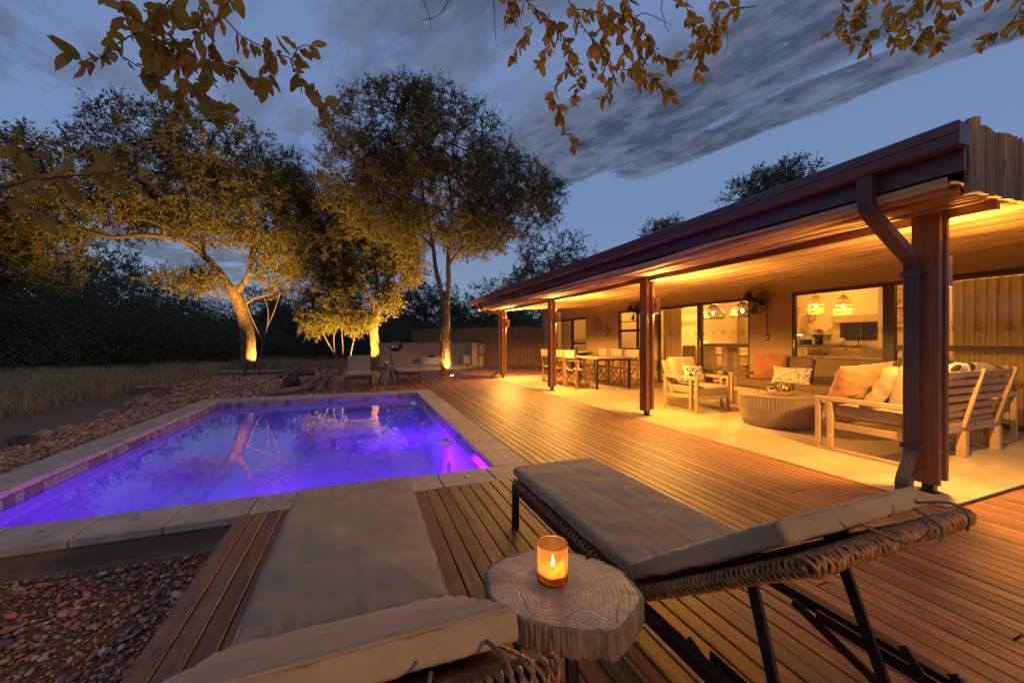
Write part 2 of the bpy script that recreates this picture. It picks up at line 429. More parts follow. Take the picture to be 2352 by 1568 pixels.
M['leafsucc'] = leafmat('succulent_leaf', (0.06,0.10,0.04), (0.09,0.15,0.06), (0.12,0.17,0.08), trans=.1)
M['grass'] = leafmat('dry_grass', (0.30,0.215,0.11), (0.45,0.33,0.18), (0.58,0.45,0.27), trans=.35, rough=.8)
def barkmat(name, a, b):
    t = NT(name); v = t.coords((1,1,.35), rand=False)
    n = t.noise(v, 20, 8, .75, .3); f = t.noise(v, 60, 5, .7)
    h = t.math('ADD', t.math('MULTIPLY', n, .7), t.math('MULTIPLY', f, .3))
    return t.done(t.bsdf(t.ramp(h, [(.40, a), (.47, tuple((p+q)/2 for p, q in zip(a, b))), (.56, b)]), .9, t.bump(h, 1.0, .12)))
M['bark'] = barkmat('tree_bark', (0.035,0.024,0.017), (0.26,0.19,0.12))
M['twig'] = plain('twig_bark', (0.13,0.075,0.05), .8, vary=.2)

def m_pebble():
    t = NT('river_pebble'); g = t.n('ShaderNodeNewGeometry').outputs['Random Per Island']; oi = t.n('ShaderNodeObjectInfo').outputs['Random']
    r = t.math('FRACT', t.math('ADD', g, oi))
    c = t.ramp(r, [(0,(.32,.12,.06)),(.18,(.50,.22,.12)),(.34,(.20,.10,.065)),(.50,(.46,.29,.19)),(.64,(.55,.17,.07)),(.76,(.13,.095,.085)),(.86,(.62,.45,.31)),(.95,(.36,.17,.10))], 'CONSTANT')
    n = t.noise(t.coords((1,1,1), 'Position', False), 90, 4, .6)
    c = t.mix(1.0, c, gray(t, t.rng(n, .3, .7, .7, 1.2)), 'MULTIPLY')
    return t.done(t.bsdf(c, .5, t.bump(n, .3, .003)))
M['pebble'] = m_pebble()
def m_ground():
    t = NT('red_earth'); v = t.coords((1,1,1), 'Position', False)
    n = t.noise(v, .35, 7, .6); f = t.noise(v, 14, 6, .7)
    c = t.mix(t.rng(n, .4, .6, 0, 1), (0.26,0.090,0.045), (0.18,0.11,0.06))
    c = t.mix(1.0, c, gray(t, t.rng(f, .3, .7, .6, 1.25)), 'MULTIPLY')
    return t.done(t.bsdf(c, .95, t.bump(f, .8, .03)))
M['ground'] = m_ground()
def m_patio():
    t = NT('polished_cement'); v = t.coords((1,1,1), 'Position', False)
    n = t.noise(v, 1.6, 8, .62, .5); f = t.noise(v, 9, 6, .65, .8)
    c = t.ramp(n, [(.3,(.38,.30,.18)),(.55,(.49,.395,.25)),(.75,(.56,.46,.30))])
    c = t.mix(1.0, c, gray(t, t.rng(f, .3, .7, .88, 1.08)), 'MULTIPLY')
    return t.done(t.bsdf(c, t.rng(f, .3, .7, .30, .46), t.bump(f, .06, .01)))
M['patio'] = m_patio()
def m_water():
    t = NT('pool_water'); v = t.coords((1,1,1), 'Position', False)
    nr = t.bump(t.noise(v, 1.6, 2, .4), .03, .03)
    fr = t.n('ShaderNodeFresnel'); fr.inputs['IOR'].default_value = 1.33; t.put(fr.inputs['Normal'], nr)
    tr = t.n('ShaderNodeBsdfTransparent'); tr.inputs[0].default_value = (.86,.88,1,1)
    gl = t.n('ShaderNodeBsdfGlossy'); gl.inputs['Roughness'].default_value = .0; t.put(gl.inputs['Normal'], nr)
    ts = t.n('ShaderNodeBsdfTranslucent'); ts.inputs[0].default_value = (.62,.60,1,1); m0 = t.n('ShaderNodeMixShader'); m0.inputs[0].default_value = .16; t.put(m0.inputs[1], tr.outputs[0]); t.put(m0.inputs[2], ts.outputs[0])
    mx = t.n('ShaderNodeMixShader'); t.put(mx.inputs[0], t.math('MULTIPLY', fr.outputs[0], 1.30, clamp=True)); t.put(mx.inputs[1], m0.outputs[0]); t.put(mx.inputs[2], gl.outputs[0])
    return t.done(mx.outputs[0])
M['water'] = m_water()
def m_glass(name='window_glass', tint=(.97,.97,.96), ior=1.45):
    t = NT(name); fr = t.n('ShaderNodeFresnel'); bf = t.n('ShaderNodeNewGeometry').outputs['Backfacing']; t.put(fr.inputs['IOR'], t.rng(bf, 0, 1, ior, 1/ior))
    tr = t.n('ShaderNodeBsdfTransparent'); tr.inputs[0].default_value = (*tint, 1)
    gl = t.n('ShaderNodeBsdfGlossy'); gl.inputs['Roughness'].default_value = .01
    mx = t.n('ShaderNodeMixShader'); t.put(mx.inputs[0], fr.outputs[0]); t.put(mx.inputs[1], tr.outputs[0]); t.put(mx.inputs[2], gl.outputs[0])
    return t.done(mx.outputs[0])
M['glass'] = m_glass()
def m_pattern(kind, base, ink):
    t = NT(kind+'_print')
    if kind == 'zebra':
        v = t.coords((1,1,1), rand=False); w = t.n('ShaderNodeTexWave', wave_type='BANDS', bands_direction='DIAGONAL')
        d = t.n('ShaderNodeVectorMath', operation='ADD'); nz = t.n('ShaderNodeTexNoise'); nz.inputs['Scale'].default_value = 5; t.put(nz.inputs['Vector'], v)
        t.put(d.inputs[0], v); sc = t.n('ShaderNodeVectorMath', operation='SCALE'); t.put(sc.inputs[0], nz.outputs['Color']); sc.inputs['Scale'].default_value = .35; t.put(d.inputs[1], sc.outputs[0])
        t.put(w.inputs['Vector'], d.outputs[0]); w.inputs['Scale'].default_value = 9; w.inputs['Distortion'].default_value = 2.0
        f = t.rng(w.outputs['Fac'], .42, .50, 0, 1)
    elif kind == 'leopard':
        v = t.coords((1,1,1), rand=False)
        vo = t.n('ShaderNodeTexVoronoi'); vo.inputs['Scale'].default_value = 21; t.put(vo.inputs['Vector'], v)
        nz = t.noise(v, 32, 3, .5)
        ring = t.math('ABSOLUTE', t.math('SUBTRACT', t.math('ADD', vo.outputs['Distance'], t.math('MULTIPLY', t.math('SUBTRACT', nz, .5), .35)), .33))
        f = t.rng(ring, .07, .10, 0, 1)
        f = t.math('MAXIMUM', f, t.rng(nz, .54, .58, 0, 1))
    else:
        v = t.coords((1,1,1), rand=False); vo = t.n('ShaderNodeTexVoronoi'); vo.inputs['Scale'].default_value = 5.5; t.put(vo.inputs['Vector'], v)
        f = t.rng(t.math('ADD', vo.outputs['Distance'], t.math('MULTIPLY', t.noise(v, 9, 3), .2)), .40, .44, 0, 1)
    return t.done(t.bsdf(t.mix(f, ink, base), .9))
M['zebra'] = m_pattern('zebra', (.66,.58,.45), (.035,.02,.012))
M['leopard'] = m_pattern('leopard', (.66,.52,.36), (.085,.035,.016))
M['cowhide'] = m_pattern('cow', (.70,.62,.50), (.05,.03,.02))
def m_curtain():
    t = NT('curtain_linen'); v = t.coords((1,1,1), rand=False)
    n = t.noise(v, 3, 4); c = t.mix(n, (0.42,0.31,0.19), (0.52,0.40,0.26))
    d = t.bsdf(c, .9, t.bump(t.noise(v, 500, 3), .15, .001)); tr = t.n('ShaderNodeBsdfTranslucent'); t.put(tr.inputs[0], c)
    mx = t.n('ShaderNodeMixShader'); mx.inputs[0].default_value = .3; t.put(mx.inputs[1], d); t.put(mx.inputs[2], tr.outputs[0]); return t.done(mx.outputs[0])
M['curtain'] = m_curtain()
def m_stump_top():
    t = NT('stump_end_grain'); tcn = t.n('ShaderNodeTexCoord').outputs['Object']
    nz = t.n('ShaderNodeTexNoise'); nz.inputs['Scale'].default_value = 6; nz.inputs['Detail'].default_value = 4; t.put(nz.inputs['Vector'], tcn)
    sc = t.n('ShaderNodeVectorMath', operation='SCALE'); t.put(sc.inputs[0], nz.outputs['Color']); sc.inputs['Scale'].default_value = .05
    d = t.n('ShaderNodeVectorMath', operation='ADD'); t.put(d.inputs[0], tcn); t.put(d.inputs[1], sc.outputs[0])
    s2 = t.n('ShaderNodeVectorMath', operation='MULTIPLY'); t.put(s2.inputs[0], d.outputs[0]); s2.inputs[1].default_value = (1, 1, 0)
    w = t.n('ShaderNodeTexWave', wave_type='RINGS', rings_direction='SPHERICAL'); t.put(w.inputs['Vector'], s2.outputs[0])
    w.inputs['Scale'].default_value = 24; w.inputs['Distortion'].default_value = 1.2; w.inputs['Detail'].default_value = 3
    n = t.noise(tcn, 9, 6, .65); f = t.noise(tcn, 120, 4, .6)
    c = t.ramp(n, [(.3,(.21,.165,.135)),(.5,(.31,.25,.21)),(.72,(.42,.35,.29))])
    c = t.mix(1.0, c, gray(t, t.rng(w.outputs['Fac'], 0, 1, .90, 1.03)), 'MULTIPLY')
    vo = t.n('ShaderNodeTexVoronoi', feature='DISTANCE_TO_EDGE'); vo.inputs['Scale'].default_value = 9; t.put(vo.inputs['Vector'], d.outputs[0])
    crack = t.math('MULTIPLY', t.rng(vo.outputs['Distance'], .0, .018, 1, 0), t.rng(t.noise(tcn, 7, 3), .50, .60, 0, 1))
    c = t.mix(crack, c, (.05,.035,.03))
    h = t.math('SUBTRACT', t.math('ADD', t.math('MULTIPLY', w.outputs['Fac'], .25), t.math('MULTIPLY', f, .4)), t.math('MULTIPLY', crack, 2.0))
    return t.done(t.bsdf(c, t.rng(n, .3, .7, .3, .5), t.bump(h, .35, .004)))
M['stumptop'] = m_stump_top()
M['stumpbark'] = wood('stump_bark', (0.07,0.05,0.035), (0.36,0.27,0.19), (30,30,5), rough=.85, bump=.8, vary=0, knots=False, dist=.006)
def m_candle():
    t = NT('amber_frosted_glass')
    tr = t.n('ShaderNodeBsdfTranslucent'); tr.inputs[0].default_value = (.20,.10,.035,1)
    gl = t.bsdf((.22,.11,.04), .16)
    tp = t.n('ShaderNodeBsdfTransparent'); tp.inputs[0].default_value = (.98,.72,.38,1)
    mx = t.n('ShaderNodeMixShader'); mx.inputs[0].default_value = .78; t.put(mx.inputs[1], gl); t.put(mx.inputs[2], tr.outputs[0])
    m2 = t.n('ShaderNodeMixShader'); m2.inputs[0].default_value = .28; t.put(m2.inputs[1], mx.outputs[0]); t.put(m2.inputs[2], tp.outputs[0])
    return t.done(m2.outputs[0])
M['amber'] = m_candle()
def m_fern():
    t = NT('etched_fern_glass'); tr = t.n('ShaderNodeBsdfTranslucent'); tr.inputs[0].default_value = (.98,.62,.22,1)
    return t.done(tr.outputs[0])
M['fern'] = m_fern()
M['screw'] = plain('screw_head', (.05,.035,.03), .5)
def m_shade():
    t = NT('woven_shade_fibre'); tr = t.n('ShaderNodeBsdfTranslucent'); tr.inputs[0].default_value = (.85,.68,.38,1)
    d = t.bsdf((.75,.6,.36), .8); mx = t.n('ShaderNodeMixShader'); mx.inputs[0].default_value = .6; t.put(mx.inputs[1], d); t.put(mx.inputs[2], tr.outputs[0]); return t.done(mx.outputs[0])
M['shade'] = m_shade()
WARM = (1.0, 0.475, 0.080)

# ------------------------------------------------------------------ terrain
def terrain_z(x, y):
    a = max(0.0, min(1.0, (y - 2.2) / 1.6)); left = -0.36 + 0.27 * a * a * (3 - 2*a)
    z = left
    if x < -5.0 or y > 19: z += 0.10 * mnoise.noise(Vector((x*.12, y*.12, 3))) * min(1, (abs(x)+y)/30)
    z += 0.018 * mnoise.noise(Vector((x*.9, y*.9, 1)))
    return z
POOL_X0, POOL_X1, POOL_Y0, POOL_Y1 = -2.62, 1.15, 3.44, 9.10
COP = 0.36
def build_ground():
    xs = sorted(set([-140,-100,-70,-50,-38,-30,-25] + [round(-22+.8*i, 2) for i in range(24)] + [-2.98, -2.0, -1.0, 0.0, 1.0, 1.51, 3, 5, 8, 11, 14, 18, 24, 34, 50, 80, 140]))
    ys = sorted(set([-60,-30,-15,-8,-4,-2,-1,0,.6,1.2,1.8,2.2,2.5,2.8, 3.08, 3.6,4.2,5,6,7,8,9.0, 9.46] + [10.2+.8*i for i in range(20)] + [27,30,34,40,50,65,90,130,200]))
    V = [(x, y, terrain_z(x, y) - (0.06 if (x > -0.7 and y < 3.0) or (x > 1.5 and y < 16) else 0)) for y in ys for x in xs]; nx = len(xs); F = []
    for j in range(len(ys)-1):
        for i in range(nx-1):
            cx_, cy_ = (xs[i]+xs[i+1])/2, (ys[j]+ys[j+1])/2
            if -2.98 < cx_ < 1.51 and 3.08 < cy_ < 9.46: continue
            a = j*nx+i; F.append((a, a+1, a+nx+1, a+nx))
    m = MB(); m.add(V, F); o = m.out('ground', M['ground'], smooth=True); tag(o, 'red earth garden ground around the pool and the bushveld', kind='structure')
build_ground()

# ------------------------------------------------------------------ pool
pool = MB().box(POOL_X0-.12, POOL_X0, POOL_Y0, POOL_Y1, -1.05, -.15).box(POOL_X1, POOL_X1+.12, POOL_Y0, POOL_Y1, -1.05, -.15) \
  .box(POOL_X0-.12, POOL_X1+.12, POOL_Y0-.12, POOL_Y0, -1.05, -.15).box(POOL_X0-.12, POOL_X1+.12, POOL_Y1, POOL_Y1+.12, -1.05, -.15) \
  .box(POOL_X0-.12, POOL_X1+.12, POOL_Y0-.12, POOL_Y1+.12, -1.15, -1.05)
pool = pool.out('pool', M['poolwall']); tag(pool, 'rectangular swimming pool shell with violet underwater light', kind='structure')
# outer retaining wall under the coping
w = MB().box(POOL_X0-.34, POOL_X1+.34, POOL_Y0-.34, POOL_Y0-.125, -.75, -.052).box(POOL_X0-.34, POOL_X0-.125, POOL_Y0-.12, POOL_Y1+.12, -.75, -.052) \
  .box(POOL_X1+.125, POOL_X1+.34, POOL_Y0-.12, POOL_Y1+.12, -.75, -.052).box(POOL_X0-.34, POOL_X1+.34, POOL_Y1+.125, POOL_Y1+.34, -.75, -.052)
w.out('retaining_wall', M['concrete'], pool)
# steps in the far right corner and a bench along the left wall
MB().box(-0.9, POOL_X1, POOL_Y1-.32, POOL_Y1, -1.04, -.36).out('step', M['poolwall'], pool, bevel=.01)
MB().box(-0.5, POOL_X1, POOL_Y1-.64, POOL_Y1-.33, -1.04, -.56).out('step', M['poolwall'], pool, bevel=.01)
MB().box(-0.1, POOL_X1, POOL_Y1-.96, POOL_Y1-.65, -1.04, -.78).out('step', M['poolwall'], pool, bevel=.01)
# waterline tiles
tile_a = MB().box(-.0485,.0485,-.006,.006,-.0485,.0485).mesh('tile', M['tile']); tile_b = MB().box(-.0485,.0485,-.006,.006,-.0485,.0485).mesh('tile', M['tile_dark'])
def tiles(p0, p1, rz):
    L = math.dist(p0, p1); n = int(L/.1)
    for i in range(n):
        t = (i+.5)/n
        link_mesh('tile', rnd.choice([tile_a, tile_a, tile_b]), pool, (p0[0]+(p1[0]-p0[0])*t, p0[1]+(p1[1]-p0[1])*t, -.105), (0, 0, rz))
tiles((POOL_X0-.005, POOL_Y0), (POOL_X0-.005, POOL_Y1), math.pi/2)
tiles((POOL_X0, POOL_Y1+.005), (POOL_X1, POOL_Y1+.005), 0)
tiles((POOL_X1+.005, POOL_Y0), (POOL_X1+.005, POOL_Y1), math.pi/2)
g = MB()
for (a, b, c, d) in ((POOL_X0-.12, POOL_X0-.004, POOL_Y0-.1, POOL_Y1+.1), (POOL_X1+.004, POOL_X1+.12, POOL_Y0-.1, POOL_Y1+.1), (POOL_X0, POOL_X1, POOL_Y0-.12, POOL_Y0-.002), (POOL_X0, POOL_X1, POOL_Y1+.004, POOL_Y1+.12)):
    g.box(a, b, c, d, -.149, -.053)
g.out('grout_band', M['concrete'], pool)
# coping slabs with rounded nose, each with its own joint; little drain studs on some
def coping(cx_, cy_, sx, sy):
    o = MB().box(-sx/2+.0035, sx/2-.0035, -sy/2+.002, sy/2-.002, -.026, .026).out('coping_slab', M['coping'], pool, bevel=.007, loc=(cx_, cy_, -.0265))
    o.rotation_euler = (rnd.uniform(-.003,.003), rnd.uniform(-.003,.003), rnd.uniform(-.004,.004)); return o
studs = []
def run(axis, a0, a1, fixed, n):
    L = (a1-a0)/n
    for i in range(n):
        c = a0+L*(i+.5)
        if axis == 'x': coping(c, fixed, L, COP)
        else: coping(fixed, c, COP, L)
        if i % 1 == 0: studs.append((c, fixed) if axis == 'x' else (fixed, c))
run('x', POOL_X0-.36, POOL_X1+.36, POOL_Y0-.18+.0, 10)
run('x', POOL_X0-.36, POOL_X1+.36, POOL_Y1+.18, 9)
run('y', POOL_Y0, POOL_Y1, POOL_X0-.18, 13)
run('y', POOL_Y0, POOL_Y1, POOL_X1+.18, 13)
stud = MB().lathe([(0,.004),(.006,.004),(.007,.002),(.016,.003),(.022,.0015),(.023,0)], n=16, cap0=False).mesh('stud', M['steel'], True)
for (x, y) in studs: link_mesh('cap_stud', stud, pool, (x+rnd.uniform(-.02,.02), y+rnd.uniform(-.02,.02), .0))
# water
wtr = MB().grid(lambda u, v: (POOL_X0+u*(POOL_X1-POOL_X0), POOL_Y0+v*(POOL_Y1-POOL_Y0), -.135), 4, 4).out('water', M['water'], smooth=True, fix=False)
tag(wtr, 'still violet lit water in the swimming pool', kind='structure')
# underwater lamps
VIO = (0.165, 0.002, 1.0)
M['poollamp'] = emis('pool_lamp_lens', (0.25, 0.06, 1.0), .9)
for (x, y, z, dx, dy, e) in ((POOL_X1-.01, 5.4, -.62, -1, 0, 85), (-.7, POOL_Y0+.01, -.78, 0, 1, 62)):
    rz = math.atan2(dy, dx)
    fx = xf(MB().lathe([(0,.02),(.07,.018),(.085,.01),(.09,0)], n=24), rot=(0, math.pi/2, 0)).out('pool_lamp', M['poollamp'], pool, loc=(x, y, z), rot=(0, 0, rz))
    lamp('pool_light', 'POINT', (x+dx*.45, y+dy*.45, z), e, VIO, parent=pool, size=.12)
# skimmer disc and floating ring at the right side
t = empty('floating_chlorinator', (1.0, 4.95, -.135), label='round white floating dispenser drifting beside the right pool edge', cat='pool float')
MB().lathe([(0,.02),(.05,.025),(.095,.012),(.10,-.01),(.06,-.03)], n=24).out('float_body', M['white'], t, smooth=True)
MB().lathe([(0,.05),(.03,.05),(.035,.024)], n=16).out('cap', M['steel'], t, smooth=True)
t = empty('pool_skimmer_ring', (1.0, 8.3, -.135), label='small white float bobbing near the far right pool corner', cat='pool float')
MB().lathe([(0,.03),(.06,.028),(.08,.0),(.05,-.03)], n=20).out('float_body', M['white'], t, smooth=True)
MB().lathe([(0,.045),(.02,.045),(.022,.03)], n=12).out('cap', M['white'], t, smooth=True)

# ------------------------------------------------------------------ deck
deck = MB().box(-.76,1.50,-2.5,3.06,-.075,-.026).box(1.50,3.855,-2.5,15.6,-.075,-.026).box(-.70,1.50,9.48,15.2,-.075,-.026).box(3.86,7.9,-2.5,1.41,-.075,-.026).box(3.86,7.9,11.9,17.2,-.075,-.026)
deck = deck.out('deck', M['black']); tag(deck, 'timber deck of reddish boards between pool and verandah', kind='structure')  # black sheet under the boards stands in for shade in the gaps
for k, (x0, y0, y1) in enumerate(((-.785, -2.5, 3.06), (-.725, 9.48, 14.2))):
    MB().box(x0, x0+.022, y0, y1, -.24, -.003).out('edge_board', M['deck'], deck, bevel=.003)
PITCH, BW, BT = .0885, .0825, .022
board_cache = {}
def board(x, y0, y1):
    L = round(y1-y0, 2)
    if L not in board_cache:
        m = MB(); seg = max(2, int(L/.6)); w_, b_ = BW/2, .004
        prof = [(-w_,-BT),(-w_,-b_),(-w_+b_,0),(w_-b_,0),(w_,-b_),(w_,-BT)]
        vs = []; fs = []
        for j in range(seg+1):
            for a, b in prof: vs.append((a, -L/2+L*j/seg, b))
        for j in range(seg):
            for k in range(5): fs.append((j*6+k, (j+1)*6+k, (j+1)*6+k+1, j*6+k+1))
        fs += [tuple(range(6)), tuple(seg*6+k for k in range(5,-1,-1))]
        m.add(vs, fs); me = m.mesh('board', M['deck']); bm = bmesh.new(); bm.from_mesh(me); bmesh.ops.recalc_face_normals(bm, faces=bm.faces); bm.to_mesh(me); bm.free()
        board_cache[L] = me
    return link_mesh('board', board_cache[L], deck, (x, (y0+y1)/2, rnd.uniform(-.0008,.0008)), (0, 0, rnd.uniform(-.0004,.0004)*2/max(1,L)))
def boards(x0, x1, y0, y1f, cuts):
    n = int((x1-x0)/PITCH+.5)
    for i in range(n):
        x = x0+PITCH*(i+.5); y1 = y1f(x) if callable(y1f) else y1f
        cs = sorted(round(c+rnd.uniform(-1.6, 1.6), 1) for c in cuts); pts = [y0]+[c for c in cs if y0+.5 < c < y1-.5]+[round(y1, 1)]
        for a, b in zip(pts[:-1], pts[1:]): board(x, a+.003, b-.003)
boards(-.78, 1.51, -2.5, 3.07, [1.2])
boards(1.51, 3.86, -2.5, 15.6, [1.0, 5.6, 10.5])
boards(-.72, 1.51, 9.47, lambda x: 14.2 if x < .4 else 15.2, [])
boards(3.865, 7.9, -2.5, 1.415, [-.2])
boards(3.865, 7.9, 11.88, lambda x: min(17.2, 16.0+(7.3-x)*1.1), [])

sc_ = MB()
for i in range(52):
    x = -.78+PITCH*(i+.5)
    for y in [(-1.0+.58*k) for k in range(13)]:
        if x < 1.45 and y > 3.0: continue
        for dx in (-.024, .024):
            cx_, cy_ = x+dx+rnd.uniform(-.004,.004), y+rnd.uniform(-.008,.008)
            sc_.add([(cx_+.0032*math.cos(a), cy_+.0032*math.sin(a), .0011) for a in [k*math.pi/3 for k in range(6)]], [tuple(range(6))])
o = sc_.out('screws', M['screw'], deck, fix=False); o['kind'] = 'stuff'

# ------------------------------------------------------------------ verandah floor
pt = MB().box(3.862, 7.92, 1.43, 6.0, -.08, .002).box(3.862, 7.92, 6.004, 11.86, -.08, .002); pt = pt.out('patio_floor', M['patio']); tag(pt, 'polished cement verandah floor', kind='structure')

# ------------------------------------------------------------------ house
house = empty('house', (0,0,0), label='brown plastered lodge with lath ceilinged verandah and sliding glass doors', cat='house')
WX, WT = 7.92, .15
def wall_panels(x0, x1, y0, y1, z0, z1, holes):
    """wall along y with rectangular holes, built of butted panels"""
    m = MB(); ys = sorted({y0, y1, *[h[0] for h in holes], *[h[1] for h in holes]})
    for a, b in zip(ys[:-1], ys[1:]):
        c = (a+b)/2; hs = [h for h in holes if h[0] < c < h[1]]
        if not hs: m.box(x0, x1, a, b, z0, z1)
        else:
            h = hs[0]
            if h[2] > z0+.01: m.box(x0, x1, a, b, z0, h[2])
            if h[3] < z1-.01: m.box(x0, x1, a, b, h[3], z1)
    return m
HOLES = [(12.64, 15.2, 0.0, 2.07), (9.45, 10.66, .56, 2.15), (6.0, 8.85, 0.0, 2.13), (2.18, 5.11, 0.0, 2.13)]
wall_panels(WX, WX+WT, 1.3, 16.3, -.1, 2.62, HOLES).out('wall', M['wall'], house)
MB().box(WX+.0, 14, 16.3, 16.45, -.1, 2.62).out('wall', M['wall'], house); MB().box(8.08, 13.2, 16.26, 16.297, 0, 2.9).out('interior_wall', M['cream'], house)
MB().box(WX+.0, 14, 1.15, 1.3, -.1, 2.62).out('wall', M['wall'], house)
MB().box(WX-.10, WX+.001, 9.40, 10.72, .46, .53).out('window_ledge', M['wall'], house, bevel=.006)
# roof
def slab(x0, x1, y0, y1, za, zb, th):
    return MB().add([(x0,y0,za),(x1,y0,zb),(x1,y1,zb),(x0,y1,za),(x0,y0,za+th),(x1,y0,zb+th),(x1,y1,zb+th),(x0,y1,za+th)],
              [(3,2,1,0),(4,5,6,7),(0,1,5,4),(1,2,6,5),(2,3,7,6),(3,0,4,7)])
roof = slab(3.40, 10.5, 1.24, 12.55, 2.482, 2.90, .02).out('roof', M['roof'], house)
rb = MB()
for i in range(64):
    y = 1.3+i*.176; rb.beam((3.40, y, 2.505), (10.4, y, 2.925), .03, .012)
rb.out('roof_rib', M['roof'], roof)
slab(7.45, 14.3, 12.56, 16.75, 2.70, 3.1, .03).out('roof', M['roof'], house)
slab(7.46, 14.3, 12.56, 16.74, 2.64, 2.66, .03).out('soffit', M['beam'], house)
# fascia and gutter
MB().box(3.475, 3.50, 1.215, 12.1, 2.240, 2.50).out('fascia', M['plum'], house, bevel=.002)
gp = [(a_, b_-.065) for a_, b_ in [(3.472,2.565),(3.468,2.435),(3.36,2.43),(3.345,2.445),(3.345,2.50),(3.335,2.505),(3.335,2.565),(3.345,2.575),(3.352,2.568),(3.352,2.51),(3.357,2.45),(3.46,2.443),(3.463,2.563)]]
vs = []; fs = []; yy = [1.19, 4.2, 7.3, 10.3, 12.62]
for y in yy: vs += [(x, y, z) for x, z in gp]
n = len(gp)
for j in range(len(yy)-1):
    for k in range(n): fs.append((j*n+k, j*n+(k+1)%n, (j+1)*n+(k+1)%n, (j+1)*n+k))
fs += [tuple(range(n)), tuple((len(yy)-1)*n+k for k in range(n))]
MB().add(vs, fs).out('gutter', M['plum'], house)
for y in (1.19, 12.62): MB().box(3.338, 3.474, y-.003, y+.003, 2.368, 2.501).out('gutter_end_cap', M['plum'], house)
# ceiling of laths
ceil_ = slab(3.505, 7.92, 1.27, 12.1, 2.190, 2.450, .012).out('ceiling', M['beam'], house)  # dark backing colour imitates shade in the gaps between laths
lath_me = []
for k in range(10):
    m = MB(); L = 10.8; seg = 22; r0 = .0215; ph = rnd.uniform(0, 9)
    pts = []; rr = []
    for j in range(seg+1):
        y = -L/2+L*j/seg
        pts.append((.030*mnoise.noise(Vector((y*.9, k*3.1, ph))), y, .020*mnoise.noise(Vector((y*.8, k*5.7, ph+4)))))
        rr.append(r0*(1+.45*mnoise.noise(Vector((y*1.7, k*2.2, ph+9)))))
    m.tube(pts, rr, 7, True); lath_me.append(m.mesh('lath', M['lath'], True))
nl = 92
for i in range(nl):
    x = 3.53+(7.88-3.53)*i/(nl-1); z = 2.164+(x-3.5)*.0588
    o = link_mesh('lath', rnd.choice(lath_me), ceil_, (x+rnd.uniform(-.004,.004), 6.70+rnd.uniform(-.02,.04), z+rnd.uniform(-.014,.006)), (0, rnd.uniform(0, 6.28), rnd.choice((0, math.pi))))
# second, looser edge laths at the eave, hanging slightly below the fascia
for i in range(2):
    x = 3.50+i*.02; o = link_mesh('eave_lath', rnd.choice(lath_me), ceil_, (x, 6.70, 2.205-i*.03+rnd.uniform(-.006,.006)), (0, rnd.uniform(0, 6.28), rnd.choice((.0012, math.pi-.0012))))
# beam on the posts
MB().box(4.175, 4.225, 1.30, 12.0, 2.110, 2.205).out('beam', M['beam'], house, bevel=.004)
# posts
POST_Y = [1.63, 4.92, 8.2, 11.6]; PX = 4.2
for i, y in enumerate(POST_Y):
    xo = -.06 if i == 0 else 0
    p = MB().box(PX+xo-.075, PX+xo-.032, y-.08, y+.08, .075, 2.185).out('post', M['post'], house, bevel=.004)
    MB().box(PX+xo+.032, PX+xo+.075, y-.08, y+.08, .10, 2.19).out('post_plank', M['post'], p, bevel=.004)
    MB().box(PX+xo-.0315, PX+xo+.0315, y-.055, y+.025, .09, 2.12).out('post_core', M['beam'], p, bevel=.003)
    MB().box(PX+xo-.03, PX+xo+.03, y-.035, y+.035, .002, .12).box(PX+xo-.05, PX+xo+.05, y-.05, y+.05, .002, .008).out('post_shoe', M['black'], p)
    b = MB()
    for z in (.35, 1.96): b.lathe([(0,.006),(.009,.006),(.012,.0)], n=8)
    for z in (.34, 1.95):
        xf(MB().lathe([(0,.008),(.009,.008),(.011,.002),(.018,.001),(.018,0)], n=10), rot=(math.pi/2,0,0)).out('bolt', M['steel'], p, loc=(PX+xo-.053, y-.0805, z))
# downpipes: ribbed rectangular pipe swept along a bent path
def downpipe(y, path, wx=.062, wy=.088, far=False):
    # cross-section in local (u along y, w normal in xz plane)
    sec = []
    nr = 7
    for i in range(nr*2+1): sec.append((-wy/2+wy*i/(nr*2), wx/2+(.004 if i % 2 else 0)))
    sec += [(wy/2, -wx/2)]
    for i in range(nr*2-1, 0, -1): sec.append((-wy/2+wy*i/(nr*2), -wx/2-(.004 if i % 2 else 0)))
    sec += [(-wy/2, -wx/2)]
    pts = []
    P_ = [Vector((a, 0, b)) for a, b in path]; rc = .07
    pts.append(P_[0])
    for i in range(1, len(P_)-1):
        a = (P_[i-1]-P_[i]).normalized(); b = (P_[i+1]-P_[i]).normalized()
        r_ = min(rc, (P_[i-1]-P_[i]).length*.45, (P_[i+1]-P_[i]).length*.45)
        for t_ in (0, .2, .4, .6, .8, 1):
            pts.append((P_[i]+a*r_)*(1-t_)**2 + P_[i]*2*t_*(1-t_) + (P_[i]+b*r_)*t_**2)
    pts.append(P_[-1]); m = MB(); vs = []; fs = []; n = len(sec)
    for i, p in enumerate(pts):
        t_ = (pts[min(i+1, len(pts)-1)] - pts[max(i-1, 0)]).normalized(); nrm = Vector((-t_.z, 0, t_.x))
        k = 1.0+(.03 if (0 < i < len(pts)-1 and i % 2) else 0)
        for u, w_ in sec: q = p + nrm*w_*k; vs.append((q.x, y+u*k, q.z))
    for j in range(len(pts)-1):
        for k in range(n): fs.append((j*n+k, j*n+(k+1)%n, (j+1)*n+(k+1)%n, (j+1)*n+k))
    fs += [tuple(range(n)), tuple((len(pts)-1)*n+k for k in range(n))]
    o = m.add(vs, fs).out('downpipe', M['plum'], house)
    return o
dp = downpipe(1.68, [(3.41, 2.375), (3.41, 2.13), (4.015, 1.80), (4.015, .28), (3.90, .10), (3.90, .02)])
